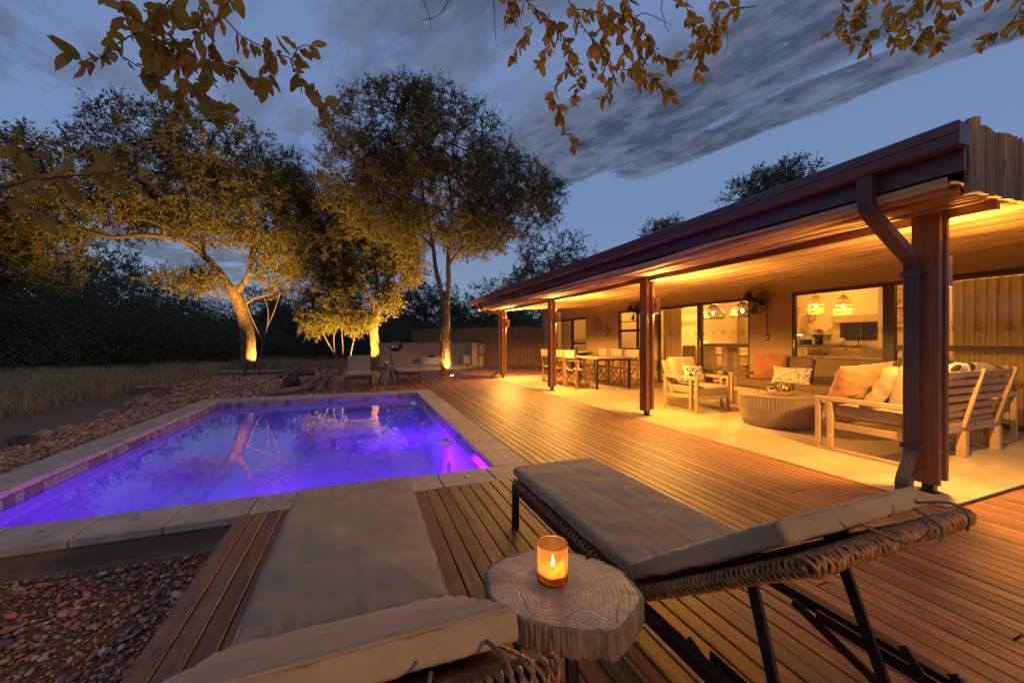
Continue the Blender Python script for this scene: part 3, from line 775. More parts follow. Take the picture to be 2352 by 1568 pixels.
for (x, z) in ((4.015, 1.70), (4.015, .36)): MB().box(x-.043, x+.043, 1.68-.058, 1.68+.058, z-.02, z+.02).out('pipe_collar', M['plum'], dp)
downpipe(11.6, [(3.41, 2.375), (3.41, 2.22), (3.55, 2.12), (4.06, 2.04), (4.06, .20), (3.90, .10), (3.80, .06)], wx=.06, wy=.08)
# fringe of vertical split poles along the gable end
fr = empty('gable_fringe', (0,0,0)); fr.parent = house
x = 3.60; i = 0
while x < 8.6:
    w_ = .066 if i == 0 else rnd.uniform(.018, .038); top = 2.55+(x-3.6)*.045+(.045 if i == 0 else rnd.uniform(-.012,.018)); bot = 2.125+(x-3.6)*.035+rnd.uniform(-.006,.008)
    if i > 0 and i < 150:
        pass
    m = MB().tube([(x+w_/2, 1.235, bot), (x+w_/2+rnd.uniform(-.002,.002), 1.235+rnd.uniform(-.004,.004), (bot+top)/2), (x+w_/2, 1.235+rnd.uniform(-.003,.003), top)], [w_*.54, w_*.56, w_*.52], 8, True, .05)
    o = m.out('fringe_pole', M['fringe'], fr, smooth=False, fix=False)
    x += w_+rnd.uniform(-.001,.002); i += 1
MB().box(3.62, 8.6, 1.262, 1.268, 2.20, 2.48).out('fringe_backing', M['beam'], fr)

# glazing
sun_ring = None
def sticker_mesh():
    m = MB(); r = .030
    for k in range(16):
        a0, a1 = 2*math.pi*k/16, 2*math.pi*(k+1)/16
        m.add([(0, r*math.cos(a0), r*math.sin(a0)), (0, r*math.cos(a1), r*math.sin(a1)), (0, r*.72*math.cos(a1), r*.72*math.sin(a1)), (0, r*.72*math.cos(a0), r*.72*math.sin(a0))], [(0,1,2,3)])
    for k in range(12):
        a = 2*math.pi*k/12; d = .085
        m.add([(0, r*1.2*math.cos(a-d), r*1.2*math.sin(a-d)), (0, r*1.85*math.cos(a-d*.6), r*1.85*math.sin(a-d*.6)), (0, r*1.85*math.cos(a+d*.6), r*1.85*math.sin(a+d*.6)), (0, r*1.2*math.cos(a+d), r*1.2*math.sin(a+d))], [(0,1,2,3)])
    return m.mesh('sun_sticker', M['bronze'])
STK = sticker_mesh()
def window(name, y0, y1, z0, z1, mull=(), rails=(), x=WX+.05, st=True, fw=.05):
    f = MB().box(x-.035, x+.035, y0, y0+fw, z0, z1).box(x-.035, x+.035, y1-fw, y1, z0, z1).box(x-.035, x+.035, y0+fw, y1-fw, z1-fw*1.3, z1).box(x-.035, x+.035, y0+fw, y1-fw, z0, z0+fw)
    w_ = f.out(name, M['bronze'], house, bevel=.003)
    for (yy_, ww) in mull: MB().box(x-.045, x+.045, yy_-ww/2, yy_+ww/2, z0+fw, z1-fw*1.3).out('stile', M['bronze'], w_, bevel=.003)
    for (a, b, zc, hh) in rails: MB().box(x-.028, x+.028, a, b, zc-hh/2, zc+hh/2).out('rail', M['bronze'], w_, bevel=.002)
    ys = [y0+fw]+sorted(q[0] for q in mull)+[y1-fw]
    for a, b in zip(ys[:-1], ys[1:]):
        MB().add([(x, a, z0+fw), (x, b, z0+fw), (x, b, z1-fw), (x, a, z1-fw)], [(0,1,2,3)]).out('pane', M['glass'], w_)
        if st:
            n = max(1, int((b-a)/.24))
            for i in range(n): link_mesh('sun_sticker', STK, w_, (x-.004, a+(b-a)*(i+.5)/n, 1.36))
    return w_
window('sliding_door', 12.64, 15.2, .02, 2.07, [(13.75, .11)], [(12.69, 13.70, 1.07, .08)], st=False)
window('window', 9.45, 10.66, .56, 2.15, [(9.75,.04)], [(9.5, 10.61, 1.50, .08), (9.5, 10.61, .92, .06), (9.5, 10.61, 1.79, .025)], st=False)
dB = window('sliding_door', 6.0, 8.85, .02, 2.13, [(7.37, .12)], [(6.05, 7.31, 1.07, .08)])
dC = window('sliding_door', 2.18, 5.11, .02, 2.13, [(3.61, .15)], [(2.23, 3.54, 1.07, .08)])
for d_, yy_ in ((dB, 7.33), (dC, 5.07)): MB().box(WX-.005, WX+.013, yy_-.012, yy_+.012, 1.02, 1.20).out('handle', M['steel'], d_, bevel=.003)

# ------------------------------------------------------------------ interior rooms
MB().box(8.07, 13.2, 1.3, 16.3, -.1, .0).out('interior_floor', M['patio'], house)
MB().box(13.2, 13.3, 5.1, 6.16, 0, 3.0).box(13.2, 13.3, 7.09, 16.3, 0, 3.0).box(13.2, 13.3, 6.16, 7.09, 0, 1.24).box(13.2, 13.3, 6.16, 7.09, 1.70, 3.0).out('kitchen_wall', M['cream'], house)
MB().box(10.9, 11.02, 1.3, 5.15, 0, 2.95).out('interior_wall', M['cream'], house)
MB().box(11.02, 13.2, 5.03, 5.15, 0, 3.0).out('interior_wall', M['cream'], house)
MB().box(8.07, 13.2, 9.30, 9.40, 0, 2.9).out('interior_wall', M['cream'], house)
MB().box(8.07, 13.2, 11.2, 11.3, 0, 2.9).out('interior_wall', M['cream'], house)
MB().box(9.4, 9.5, 9.40, 11.2, 0, 2.9).out('interior_wall', M['cream'], house)
slab(8.07, 13.2, 1.3, 16.3, 2.55, 3.10, .02).out('interior_ceiling', M['white'], house)
for y in (4.2, 5.5, 6.8, 8.1): MB().beam((8.07, y, 2.50), (13.2, y, 3.02), .08, .12).out('ceiling_beam', M['white'], house)
MB().box(13.24, 13.26, 6.16, 7.09, 1.24, 1.70).out('kitchen_window', M['glass'], house)
MB().box(14.4, 14.5, 5.2, 10.5, -.1, 2.45).out('window_backdrop', M['wall'], house)  # added panel, blocks the bright sky behind the kitchen window
kf = MB().box(13.17, 13.23, 6.12, 6.18, 1.2, 1.74).box(13.17, 13.23, 7.07, 7.13, 1.2, 1.74).box(13.17, 13.23, 6.18, 7.07, 1.2, 1.245).box(13.17, 13.23, 6.58, 6.62, 1.245, 1.70).out('kitchen_window_frame', M['bronze'], house)

def curtain(y0, y1, x, z0, z1, name_label, amp=.035, wl=.115):
    t = empty('curtain', (x, (y0+y1)/2, z0), label=name_label, cat='curtain', group='linen curtains behind the glass doors')
    n = int((y1-y0)/.012); ph = rnd.uniform(0, 6)
    def fn(u, v):
        y = (u-.5)*(y1-y0); k = 2*math.pi*y/wl
        return (amp*(math.sin(k+ph+.5*math.sin(y*7))+.35*math.sin(k*.5+1))*(.7+.3*v), y+.008*math.sin(v*3+y*9), v*(z1-z0))
    MB().grid(fn, n, 14).out('cloth', M['curtain'], t, smooth=True)
    MB().tube([(0, -(y1-y0)/2-.05, z1-z0+.02), (0, (y1-y0)/2+.05, z1-z0+.02)], .012, 8).out('curtain_rail', M['bronze'], t)
    return t
curtain(2.20, 2.98, 8.22, .01, 2.06, 'wide linen curtain behind the glass door at the right edge')
curtain(8.22, 8.95, 8.22, .01, 2.06, 'linen curtain behind the glass door next to the armchair')
curtain(14.3, 15.1, 8.22, .01, 2.0, 'pale curtain at the bedroom door beyond the dining table', wl=.14)

# ------------------------------------------------------------------ lamps on the posts
def post_lamp(x, y, label, e=150, parent_label=None):
    t = empty('wall_lamp', (x, y, 1.61), label=label, cat='lamp', group='cylinder lamps on the verandah posts')
    MB().lathe([(.043,0),(.046,.002),(.046,.238),(.043,.24),(.040,.236),(.040,.004)], n=20)  .out('lamp_shade', M['clay'], t, smooth=True)
    MB().box(-.075, -.03, -.02, .02, .09, .15).out('bracket', M['bronze'], t)
    MB().lathe([(0,.012),(.036,.012),(.036,.006),(0,.006)], n=16).out('lens', M['bulb'], t)
    MB().lathe([(0,.228),(.036,.228),(.036,.222),(0,.222)], n=16).out('lens', M['bulb'], t)
    lamp('down_light', 'SPOT', (0, 0, -.012), e, WARM, parent=t, size=.035, cone=177, blend=.2)
    u = lamp('up_light', 'SPOT', (0, 0, .252), e*(1.5 if y < 0 else .50 if y < 2 else .75), WARM, parent=t, size=.035, cone=176, blend=.3); u.rotation_euler = (math.pi, 0, 0)
    return t
LB = ['cylinder lamp on the nearest post beside the ribbed downpipe', 'cylinder lamp on the post behind the zebra cushion armchair', 'cylinder lamp on the post left of the outdoor dining table', 'cylinder lamp on the far end post by the pole fence']
for y, l, e in zip(POST_Y, LB, (345, 410, 480, 700)): post_lamp(4.345, y-.06 if y > 2 else y, l, e)
t = post_lamp(1.3, -2.5, 'cylinder lamp on a short timber post behind the loungers', 240)
MB().box(-.13, -.08, -.05, .05, -1.61, .35).out('short_post', M['post'], t)

# ------------------------------------------------------------------ wall fans
def wall_fan(y, z, label, r=.285):
    t = empty('wall_fan', (WX, y, z), label=label, cat='fan', group='black wall fans on the verandah wall')
    cage = MB()
    for rr, xx in ((r, -.22), (r*.98, -.17), (r*.66, -.245), (r*.33, -.255)):
        cage.tube([(xx, rr*math.cos(2*math.pi*k/32), rr*math.sin(2*math.pi*k/32)) for k in range(32)], .0042 if rr > r*.9 else .002, 5, closed=True)
    for k in range(40):
        a = 2*math.pi*k/40; cage.tube([(-.26, .04*math.cos(a), .04*math.sin(a)), (-.245, r*.66*math.cos(a), r*.66*math.sin(a)), (-.22, r*math.cos(a), r*math.sin(a)), (-.17, r*.98*math.cos(a), r*.98*math.sin(a)), (-.12, r*.4*math.cos(a), r*.4*math.sin(a))], .0011, 3, cap=False)
    cage.out('cage', M['black'], t)
    hub = xf(MB().lathe([(0,.0),(.035,.0),(.04,.02),(.04,.05)], n=18), rot=(0, math.pi/2, 0)).out('hub', M['black'], t, loc=(-.262, 0, 0), smooth=True)
    for k in range(3):
        a0 = 2*math.pi*k/3+.4
        def fn(u, v, a0=a0):
            rr = .035+u*(r-.055); a = a0+(v-.5)*(1.05-.2*u)+.25*u
            return (-.215+.05*(v-.5), rr*math.cos(a), rr*math.sin(a))
        MB().grid(fn, 8, 6).out('blade', M['black'], t, smooth=True)
    xf(MB().lathe([(0,0),(.06,0),(.075,.02),(.075,.10),(.05,.13),(0,.13)], n=20), rot=(0, math.pi/2, 0)).out('motor', M['black'], t, loc=(-.16, 0, .02), smooth=True)
    MB().box(-.06, -.001, -.05, .05, -.09, .09).beam((-.04, 0, 0), (-.12, 0, .02), .05, .05).out('bracket', M['black'], t, bevel=.004)
    MB().tube([(-.02, -.03, -.08), (-.012, -.10, -.12), (-.012, -.12, -.3), (-.012, -.12, -.74)], .005, 6).out('cord', M['black'], t)
    MB().tube([(-.03, .02, .09), (-.02, .0, .2), (-.03, .0, 2.42-z)], .004, 6).out('cord', M['black'], t)
    MB().box(-.014, -.001, -.155, -.085, -.84, -.72).out('socket', M['black'], t, bevel=.003)
    for zz_ in (-.80, -.76): MB().box(-.018, -.014, -.145, -.095, zz_-.008, zz_+.008).out('socket_button', M['white'], t)
    return t
wall_fan(5.72, 2.02, 'black round wall fan between the two big sliding doors')
wall_fan(9.62, 2.08, 'black round wall fan above the narrow window, half behind the post')

# ------------------------------------------------------------------ shields
def shield(y, z, rx, rz_, label, kind):
    t = empty('wall_shield', (WX-.012, y, z), label=label, cat='wall decoration', group='oval dotted shields on the verandah wall')
    m = MB(); n = 40
    m.add([(0,0,0)]+[(0, rx*math.cos(2*math.pi*k/n), rz_*math.sin(2*math.pi*k/n)) for k in range(n)]+[(-.012,0,0)]+[(-.012, rx*math.cos(2*math.pi*k/n), rz_*math.sin(2*math.pi*k/n)) for k in range(n)],
        [(0, 1+(k+1)%n, 1+k) for k in range(n)]+[(n+1, n+2+k, n+2+(k+1)%n) for k in range(n)]+[(1+k, 1+(k+1)%n, n+2+(k+1)%n, n+2+k) for k in range(n)])
    m.out('plate', M['canvas'], t)
    MB().tube([(-.010, rx*math.cos(2*math.pi*k/n), rz_*math.sin(2*math.pi*k/n)) for k in range(n)], .007, 6, closed=True).out('rim', M['black'], t)
    d = MB()
    for ring, nn in ((.86, 34), (.70, 28), (.55, 22)):
        for k in range(nn):
            a = 2*math.pi*k/nn; yy_, zz_ = rx*ring*math.cos(a), rz_*ring*math.sin(a); d.box(-.016, -.0125, yy_-.0055, yy_+.0055, zz_-.007, zz_+.007)
    d.out('dot_ring', M['black'], t)
    e = MB()
    if kind: e.box(-.017, -.0125, -.010, .010, -.11, .10).beam((-.015, -.05, .02), (-.015, 0, .0), .004, .014).beam((-.015, .05, .02), (-.015, 0, .0), .004, .014).beam((-.015, -.04, -.06), (-.015, 0, -.03), .004, .014).beam((-.015, .04, -.06), (-.015, 0, -.03), .004, .014)
    else: e.box(-.017, -.0125, -.035, .035, -.10, -.08).box(-.017, -.0125, -.013, .013, -.08, .07).box(-.017, -.0125, -.035, .035, -.02, .0).box(-.017, -.0125, -.028, .028, .07, .11)
    e.out('emblem', M['black'], t)
shield(11.82, 1.74, .19, .225, 'oval dotted shield with a lizard shape, left and higher of the pair', True)
shield(11.38, 1.53, .19, .225, 'oval dotted shield with a figure shape, right and lower of the pair', False)

# ------------------------------------------------------------------ seating helpers
def arm_frame(m, p, q, h, t=.045, inner=.22, base=True):
    """open timber arm frame between floor points p and q"""
    p, q = Vector(p), Vector(q); d = (q-p).normalized(); L = (q-p).length
    up = Vector((0,0,1))
    m.beam(p+up*0.0+d*t/2, p+up*(h-t)+d*t/2, t, t, up=d); m.beam(q-d*t/2, q+up*(h-t)-d*t/2, t, t, up=d)
    m.beam(p+up*(h-t/2), q+up*(h-t/2), t*1.1, t, up=up)
    m.beam(p+up*.018+d*t, q+up*.018-d*t, t*.9, .032, up=up)
    s_ = p+d*inner; m.beam(s_+up*.034, s_+up*(h-t), t, t, up=d)
    return m
def armchair(loc, rz, label):
    t = empty('armchair', loc, rz, label, 'armchair')
    W, D = .76, .74          # faces -y
    for sx in (-1, 1):
        x = sx*(W/2-.022)
        arm_frame(MB(), (x, -D/2, 0), (x, D/2-.02, 0), .585, inner=.14).out('arm', M['teak'], t, bevel=.003)
    MB().beam((-W/2+.045, -D/2+.03, .25), (W/2-.045, -D/2+.03, .25), .03, .07).beam((-W/2+.045, D/2-.05, .22), (W/2-.045, D/2-.05, .22), .03, .07).beam((-W/2+.06, -D/2+.05, .27), (-W/2+.06, D/2-.06, .23), .03, .06).beam((W/2-.06, -D/2+.05, .27), (W/2-.06, D/2-.06, .23), .03, .06).out('seat_frame', M['teak'], t, bevel=.003)
    MB().beam((-W/2+.07, D/2-.16, .26), (-W/2+.07, D/2+.06, .82), .045, .045, up=(1,0,0)).beam((W/2-.07, D/2-.16, .26), (W/2-.07, D/2+.06, .82), .045, .045, up=(1,0,0)).out('back_stile', M['teak'], t, bevel=.003)
    for k in range(5):
        f = k/4; MB().beam((-W/2+.09, D/2-.10+.15*f, .36+.42*f), (W/2-.09, D/2-.10+.15*f, .36+.42*f), .02, .05).out('back_slat', M['teak'], t)
    rcube(W/2-.055, .33, .075, .045, n=12, puff=.018, wr=.003, seed=2).out('seat_cushion', M['beige'], t, smooth=True, loc=(0, -.06, .355))
    rcube(W/2-.08, .075, .25, .06, n=12, puff=.0, wr=.006, seed=5).out('back_cushion', M['beige'], t, smooth=True, loc=(0, D/2-.10, .64), rot=(-.30, 0, 0))
    return t
armchair((5.38, 5.08, .002), 0.03, 'teak armchair with beige cushions facing the coffee table')
z_ = pillow(.52, .34, .13, wr=.006, seed=1).out('zebra_cushion', M['zebra'], None, smooth=True, loc=(5.40, 5.14, .60), rot=(-.32, .12, .05))
tag(z_, 'black and white zebra striped cushion on the armchair', 'cushion')

# sofa along the deck side, seen from behind through its slats
s = empty('sofa', (4.70, 2.0, .002), 0, 'teak slatted sofa with open arms seen from behind beside the nearest post', 'sofa')
arm_frame(MB(), (.0, .77, 0), (.0, -.02, 0), .575, inner=.14).out('arm', M['teak'], s, bevel=.003)
arm_frame(MB(), (1.74, .77, 0), (1.74, -.02, 0), .575, inner=.14).out('arm', M['teak'], s, bevel=.003)
MB().beam((.03, -.0, .30), (1.71, -.0, .30), .03, .085).beam((.03, .70, .29), (1.71, .70, .29), .03, .085).beam((.05, .02, .27), (.05, .68, .27), .03, .07).beam((1.69, .02, .27), (1.69, .68, .27), .03, .07).out('seat_frame', M['teak'], s, bevel=.003)
for i in range(14): MB().box(.08+i*.12, .14+i*.12, -.0, .69, .345, .357).out('seat_slat', M['teak'], s)
for x in (.95, 1.66): MB().box(x, x+.07, -.04, .03, 0, .26).out('leg', M['teak'], s, bevel=.003)
for x in (.06, .98, 1.66): MB().beam((x, -.015, .30), (x, -.155, .905), .045, .03, up=(0,1,0)).out('back_stile', M['teak'], s, bevel=.003)
for k in range(7):
    f = k/6; MB().beam((.04, .008-.14*f, .36+.50*f), (1.70, .008-.14*f, .36+.50*f), .018, .055, up=(0,-.23,1)).out('back_slat', M['teak'], s, bevel=.002)
rcube(.83, .36, .075, .05, n=16, puff=.015, wr=.004, seed=8).out('seat_cushion', M['beige'], s, smooth=True, loc=(.87, .37, .432))
for k, x in enumerate((.48, 1.30)): rcube(.38, .08, .24, .06, n=12, wr=.007, seed=11+k).out('back_cushion', M['beige'], s, smooth=True, loc=(x, .10, .70), rot=(.26, 0, 0))
# loose ruched cushion and big tan cushion
o = rcube(.26, .075, .24, .06, n=22, puff=.0, wr=.012, seed=21, wfreq=14).out('ruched_cushion', M['beige'], None, smooth=True, loc=(5.02, 2.30, .68), rot=(.42, .05, .25)); tag(o, 'gathered beige cushion leaning on the sofa by the nearest post', 'cushion')
o = pillow(.70, .50, .20, n=30, wr=.011, seed=3).out('tan_cushion', M['tanfab'], None, smooth=True, loc=(4.98, 2.52, .71), rot=(.40, -.06, -.18)); tag(o, 'large tan velvet cushion standing on the slatted sofa', 'cushion')
o = pillow(.55, .42, .16, n=24, wr=.008, seed=9).out('cowhide_cushion', M['cowhide'], None, smooth=True, loc=(5.45, 2.02, .82), rot=(.85, .0, .1)); tag(o, 'black and white hide cushion on top of the slatted sofa back', 'cushion')

# sofa along the wall
s = empty('sofa', (7.05, 2.1, .002), 0, 'long brown upholstered sofa against the wall under the kitchen window', 'sofa')
arm_frame(MB(), (-.55, 0, 0), (.15, 0, 0), .575, inner=.14).out('arm', M['teak'], s, bevel=.003)
arm_frame(MB(), (-.55, 3.2, 0), (.15, 3.2, 0), .575, inner=.14).out('arm', M['teak'], s, bevel=.003)
MB().beam((-.5, .03, .28), (-.5, 3.17, .28), .03, .09).beam((.12, .03, .28), (.12, 3.17, .28), .03, .09).out('seat_frame', M['teak'], s, bevel=.003)
MB().beam((.17, .05, .85), (.17, 3.15, .85), .03, .06).out('back_rail', M['teak'], s, bevel=.003)
for k in range(3): rcube(.30, .51, .075, .05, n=12, puff=.015, wr=.003, seed=30+k).out('seat_cushion', M['brownfab'] if k != 9 else M['beige'], s, smooth=True, loc=(-.20, .58+k*1.03, .40))
for k in range(3): rcube(.08, .50, .23, .06, n=12, wr=.006, seed=40+k).out('back_cushion', M['brownfab'], s, smooth=True, loc=(.08, .58+k*1.03, .66), rot=(0, .2, 0))
o = xf(pillow(.56, .52, .16, n=24, wr=.008, seed=4), rot=(0, 0, math.pi/2)).out('rust_cushion', M['rustfab'], None, smooth=True, loc=(6.92, 4.85, .70), rot=(0, .22, .25)); tag(o, 'square rust coloured cushion at the left end of the brown sofa', 'cushion')
o = xf(pillow(.60, .30, .13, n=24, wr=.005, seed=6), rot=(0, 0, math.pi/2)).out('leopard_cushion', M['leopard'], None, smooth=True, loc=(6.62, 4.28, .60), rot=(0, .3, .12)); tag(o, 'long leopard spotted cushion on the brown sofa', 'cushion')

# coffee table
t = empty('coffee_table', (5.46, 3.72, .002), 0, 'round barrel shaped cement coffee table with fluted upper band', 'coffee table')
MB().lathe([(0,0),(.40,0),(.42,.02),(.455,.12),(.475,.23),(.478,.24)], n=64).out('base', M['tablecement'], t, smooth=True)
vs = []; fs = []; n = 144
for j, z in enumerate((.24, .25, .40, .41)):
    for k in range(n):
        r = .478+(.008 if (j in (1, 2) and k % 2) else -.004 if j in (1, 2) else 0); a = 2*math.pi*k/n; vs.append((r*math.cos(a), r*math.sin(a), z))
for j in range(3):
    for k in range(n): fs.append((j*n+k, j*n+(k+1)%n, (j+1)*n+(k+1)%n, (j+1)*n+k))
MB().add(vs, fs).out('fluted_band', M['tablecement'], t)
MB().lathe([(.478,.41),(.485,.418),(.48,.435),(.46,.44),(0,.44)], n=64).out('tabletop', M['tablecement'], t, smooth=True)
def tray(loc):
    t = empty('tray', loc, .3, 'oval rattan tray with looped handles on the coffee table', 'tray')
    MB().lathe([(0,.008),(.17,.008),(.175,0),(0,0)], n=32, sx=1.15).out('base', M['rattan'], t)
    rim = MB()
    for zz_ in (.012, .026, .040): rim.tube([(.205*math.cos(2*math.pi*k/36), .178*math.sin(2*math.pi*k/36), zz_) for k in range(36)], .008, 6, closed=True)
    rim.out('rim', M['rattan'], t, smooth=True)
    for sx in (-1, 1): MB().tube([(sx*.205, .06*math.cos(a), .04+.075*math.sin(a)) for a in [math.pi*k/10 for k in range(11)]], .008, 7).out('handle', M['rattan'], t, smooth=True)
tray((5.36, 3.66, .444))
def leaf_blade(L, w, droop, n=6, fold=.25):
    m = MB(); vs = []; fs = []
    for j in range(n+1):
        u = j/n; ww = w*math.sin(math.pi*min(1, u*.93+.07))**.7*(1 if u < .98 else .1); x = L*u; z = -droop*u*u
        vs += [(x, -ww/2, z+fold*ww*.5), (x, 0, z), (x, ww/2, z+fold*ww*.5)]
    for j in range(n):
        a = j*3; fs += [(a, a+1, a+4, a+3), (a+1, a+2, a+5, a+4)]
    return m.add(vs, fs)
def rosette(parent, c, n, L, w, tilt0, tilt1, mat, name='leaf'):
    for k in range(n):
        a = k*2.4; tl = tilt0+(tilt1-tilt0)*k/n
        o = leaf_blade(L*(1-.4*k/n)*rnd.uniform(.85, 1.1), w, L*.25).out(name, mat, parent, smooth=True, loc=c, rot=(0, -tl, a))
t = empty('potted_succulent', (5.33, 3.70, .453), 0, 'small green succulent in a two tone pot on the tray', 'potted plant')
MB().lathe([(0,0),(.050,0),(.055,.05)], n=20).out('pot_base', M['white'], t, smooth=True); MB().lathe([(.055,.05),(.056,.08),(.05,.08),(.045,.065),(0,.065)], n=20).out('pot_rim', M['black'], t, smooth=True)
rosette(t, (0,0,.07), 16, .10, .022, .35, 1.4, M['leafsucc'])
c_ = MB().lathe([(0,0),(.040,0),(.043,.11),(.040,.11),(.037,.02),(0,.02)], n=20).out('brass_cup', M['brass'], None, smooth=True, loc=(5.49, 3.62, .453)); tag(c_, 'hammered brass cup beside the succulent on the tray', 'cup')
# side items by the wall sofa
t = empty('terracotta_vase', (6.85, 5.55, .002), 0, 'bulbous terracotta vase on the floor at the sofa end', 'vase')
MB().lathe([(0,0),(.09,0),(.15,.10),(.16,.2),(.11,.32),(.075,.38),(.08,.42),(.085,.44),(.07,.44),(.06,.40)], n=28).out('body', M['terracotta'], t, smooth=True)
MB().lathe([(.162,.19),(.165,.2),(.162,.21)], n=28).out('band', M['brownfab'], t)
t = empty('side_table', (6.95, 5.85, .002), 0, 'low pale side table with a dark fern beside the terracotta vase', 'side table')
MB().lathe([(0,.33),(.17,.33),(.18,.34),(.18,.36),(0,.36)], n=28).out('tabletop', M['teak'], t)
for k in range(3): MB().beam((.12*math.cos(k*2.1), .12*math.sin(k*2.1), .33), (.16*math.cos(k*2.1), .16*math.sin(k*2.1), 0), .03, .03).out('leg', M['teak'], t)
t = empty('potted_fern', (6.95, 5.85, .363), 0, 'small dark fern on the low side table', 'potted plant')
MB().lathe([(0,0),(.05,0),(.06,.07),(.05,.07),(0,.06)], n=16).out('pot', M['black'], t); rosette(t, (0,0,.06), 14, .16, .03, .2, 1.2, M['leafbg'])

# ------------------------------------------------------------------ outdoor dining set
t = empty('dining_table', (5.72, 9.05, .002), 0, 'long outdoor dining table with slim steel legs on the verandah', 'table')
for i in range(8): MB().box(-.49+i*.1225, -.49+i*.1225+.119, -1.2, 1.2, .735, .775).out('plank', M['teak'], t, bevel=.003)
for sy in (-1, 1):
    for sx in (-1, 1): MB().box(sx*.47-.02, sx*.47+.02, sy*1.16-.025, sy*1.16+.025, 0, .73).out('leg', M['black'], t)
    MB().box(-.45, .45, sy*1.16-.02, sy*1.16+.02, .69, .733).out('crossbar', M['black'], t)
def director_chair():
    t = empty('director_chair', (0,0,0), 0, 'x', 'chair', 'folding canvas chairs round the outdoor dining table')
    # faces +x
    for sy in (-1, 1):
        y = sy*.27
        MB().beam((-.22, y, 0), (.24, y, 0), .03, .03).out('foot_rail', M['redwood'], t); MB().beam((-.22, y, .64), (.24, y, .64), .055, .02).out('arm', M['redwood'], t)
        for x in (-.18, .20): MB().beam((x, y, .015), (x, y, .63), .028, .035, up=(1,0,0)).out('leg', M['redwood'], t)
        MB().beam((-.20, y, .64), (-.235, y, .93), .025, .03, up=(1,0,0)).out('back_post', M['redwood'], t)
        MB().beam((-.2, y*.97, .44), (.22, y*.97, .44), .022, .03).out('seat_rail', M['redwood'], t)
    for x in (-.15, .17):
        for s_ in (-1, 1): MB().beam((x+s_*.011, -s_*.25, .03), (x+s_*.011, s_*.25, .43), .018, .035, up=(1,0,0)).out('cross_leg', M['redwood'], t)
    MB().grid(lambda u, v: (-.2+u*.42, -.26+v*.52, .455-.03*math.sin(math.pi*v)), 2, 10).out('seat', M['canvas'], t, smooth=True)
    MB().grid(lambda u, v: (-.235-.035*math.sin(math.pi*u)-.01*v, -.27+u*.54, .735+v*.19), 10, 3).grid(lambda u, v: (-.228-.035*math.sin(math.pi*u)-.01*v, -.27+u*.54, .735+v*.19), 10, 3, True).out('backrest', M['canvas'], t, smooth=True)
    return t
dc = director_chair()
spots = [((5.02, 8.42), 0, 'folding canvas chair on the pool side of the table, nearest the camera'), ((5.02, 9.08), .05, 'folding canvas chair on the pool side, middle one of that row'),
         ((5.02, 9.75), -.04, 'folding canvas chair on the pool side, farthest of that row'), ((6.42, 8.35), math.pi, 'folding canvas chair on the wall side of the table, nearest the camera'),
         ((6.42, 9.05), math.pi+.05, 'folding canvas chair on the wall side, middle one of that row'), ((6.42, 9.72), math.pi-.05, 'folding canvas chair on the wall side, farthest of that row')]
kids_index()
for i, ((x, y), rz, l) in enumerate(spots):
    o = dc if i == 0 else copy_tree(dc)
    o.location = (x, y, .017); o.rotation_euler = (0, 0, rz); o['label'] = l
t = empty('fruit_bowl', (5.72, 9.3, .778), 0, 'wide shallow dark bowl of decorative balls on the dining table', 'bowl')
MB().lathe([(0,0),(.08,0),(.12,.015),(.30,.065),(.31,.07),(.30,.075),(.10,.025),(0,.02)], n=32).out('dish', M['black'], t, smooth=True)
for k in range(9):
    a = k*2.4; r = .03+.017*k**.9*1.0; MB().lathe([(.001,-.035),(.02,-.03),(.035,-.008),(.035,.008),(.02,.03),(.001,.035)], n=12).out('ball', M['brass'] if k % 2 else M['canvas'], t, smooth=True, loc=(r*math.cos(a), r*math.sin(a), .075+ (.02 if k < 3 else 0)))

# ------------------------------------------------------------------ interior furniture
def pendant(x, y, z0, r, h, mat_, label, group, profile, en, rings, ribs, twist=0.0, cord_top=2.75):
    t = empty('pendant_lamp', (x, y, z0), 0, label, 'pendant lamp', group)
    m = MB()
    def rad(u):
        for (u0, r0), (u1, r1) in zip(profile[:-1], profile[1:]):
            if u0 <= u <= u1: return r*(r0+(r1-r0)*(u-u0)/(u1-u0))
        return r*profile[-1][1]
    for k in range(ribs):
        a = 2*math.pi*k/ribs
        m.tube([(rad(u)*math.cos(a+twist*u), rad(u)*math.sin(a+twist*u), h*u) for u in [q/9 for q in range(10)]], .005, 3, cap=False)
    for u in rings: m.tube([(rad(u)*math.cos(2*math.pi*k/24), rad(u)*math.sin(2*math.pi*k/24), h*u) for k in range(24)], .0075, 4, closed=True)
    m.out('lamp_shade', mat_, t)
    MB().lathe([(.001,-.05),(.02,-.04),(.032,-.01),(.028,.015),(.012,.05),(.001,.055)], n=12).out('bulb', M['bulb'], t, smooth=True, loc=(0,0,h*.42))
    MB().tube([(0,0,h*.45), (0,0,cord_top-z0)], .005, 5).out('cord', M['black'], t)
    lamp('bulb_light', 'POINT', (0,0,h*.42-.10), en, WARM, parent=t, size=.04)
    return t
dome = [(0,.98),(.06,1.0),(.35,.99),(.6,.88),(.8,.66),(.93,.4),(1,.16)]
onion = [(0,.80),(.12,.95),(.35,1.0),(.5,.9),(.75,.55),(1,.16)]
rg = [0,.06,.12,.30,.34,.38,.52,.56,.60,.75,.8,.88,.94,1]
pendant(10.8, 6.38, 1.88, .175, .45, M['shade'], 'glowing woven dome lamp over the kitchen counter, left of two', 'woven dome lamps in the kitchen', dome, 62, rg, 60, .5)
pendant(10.8, 5.78, 1.82, .175, .45, M['shade'], 'glowing woven dome lamp over the kitchen counter, right of two', 'woven dome lamps in the kitchen', dome, 62, rg, 60, .5)
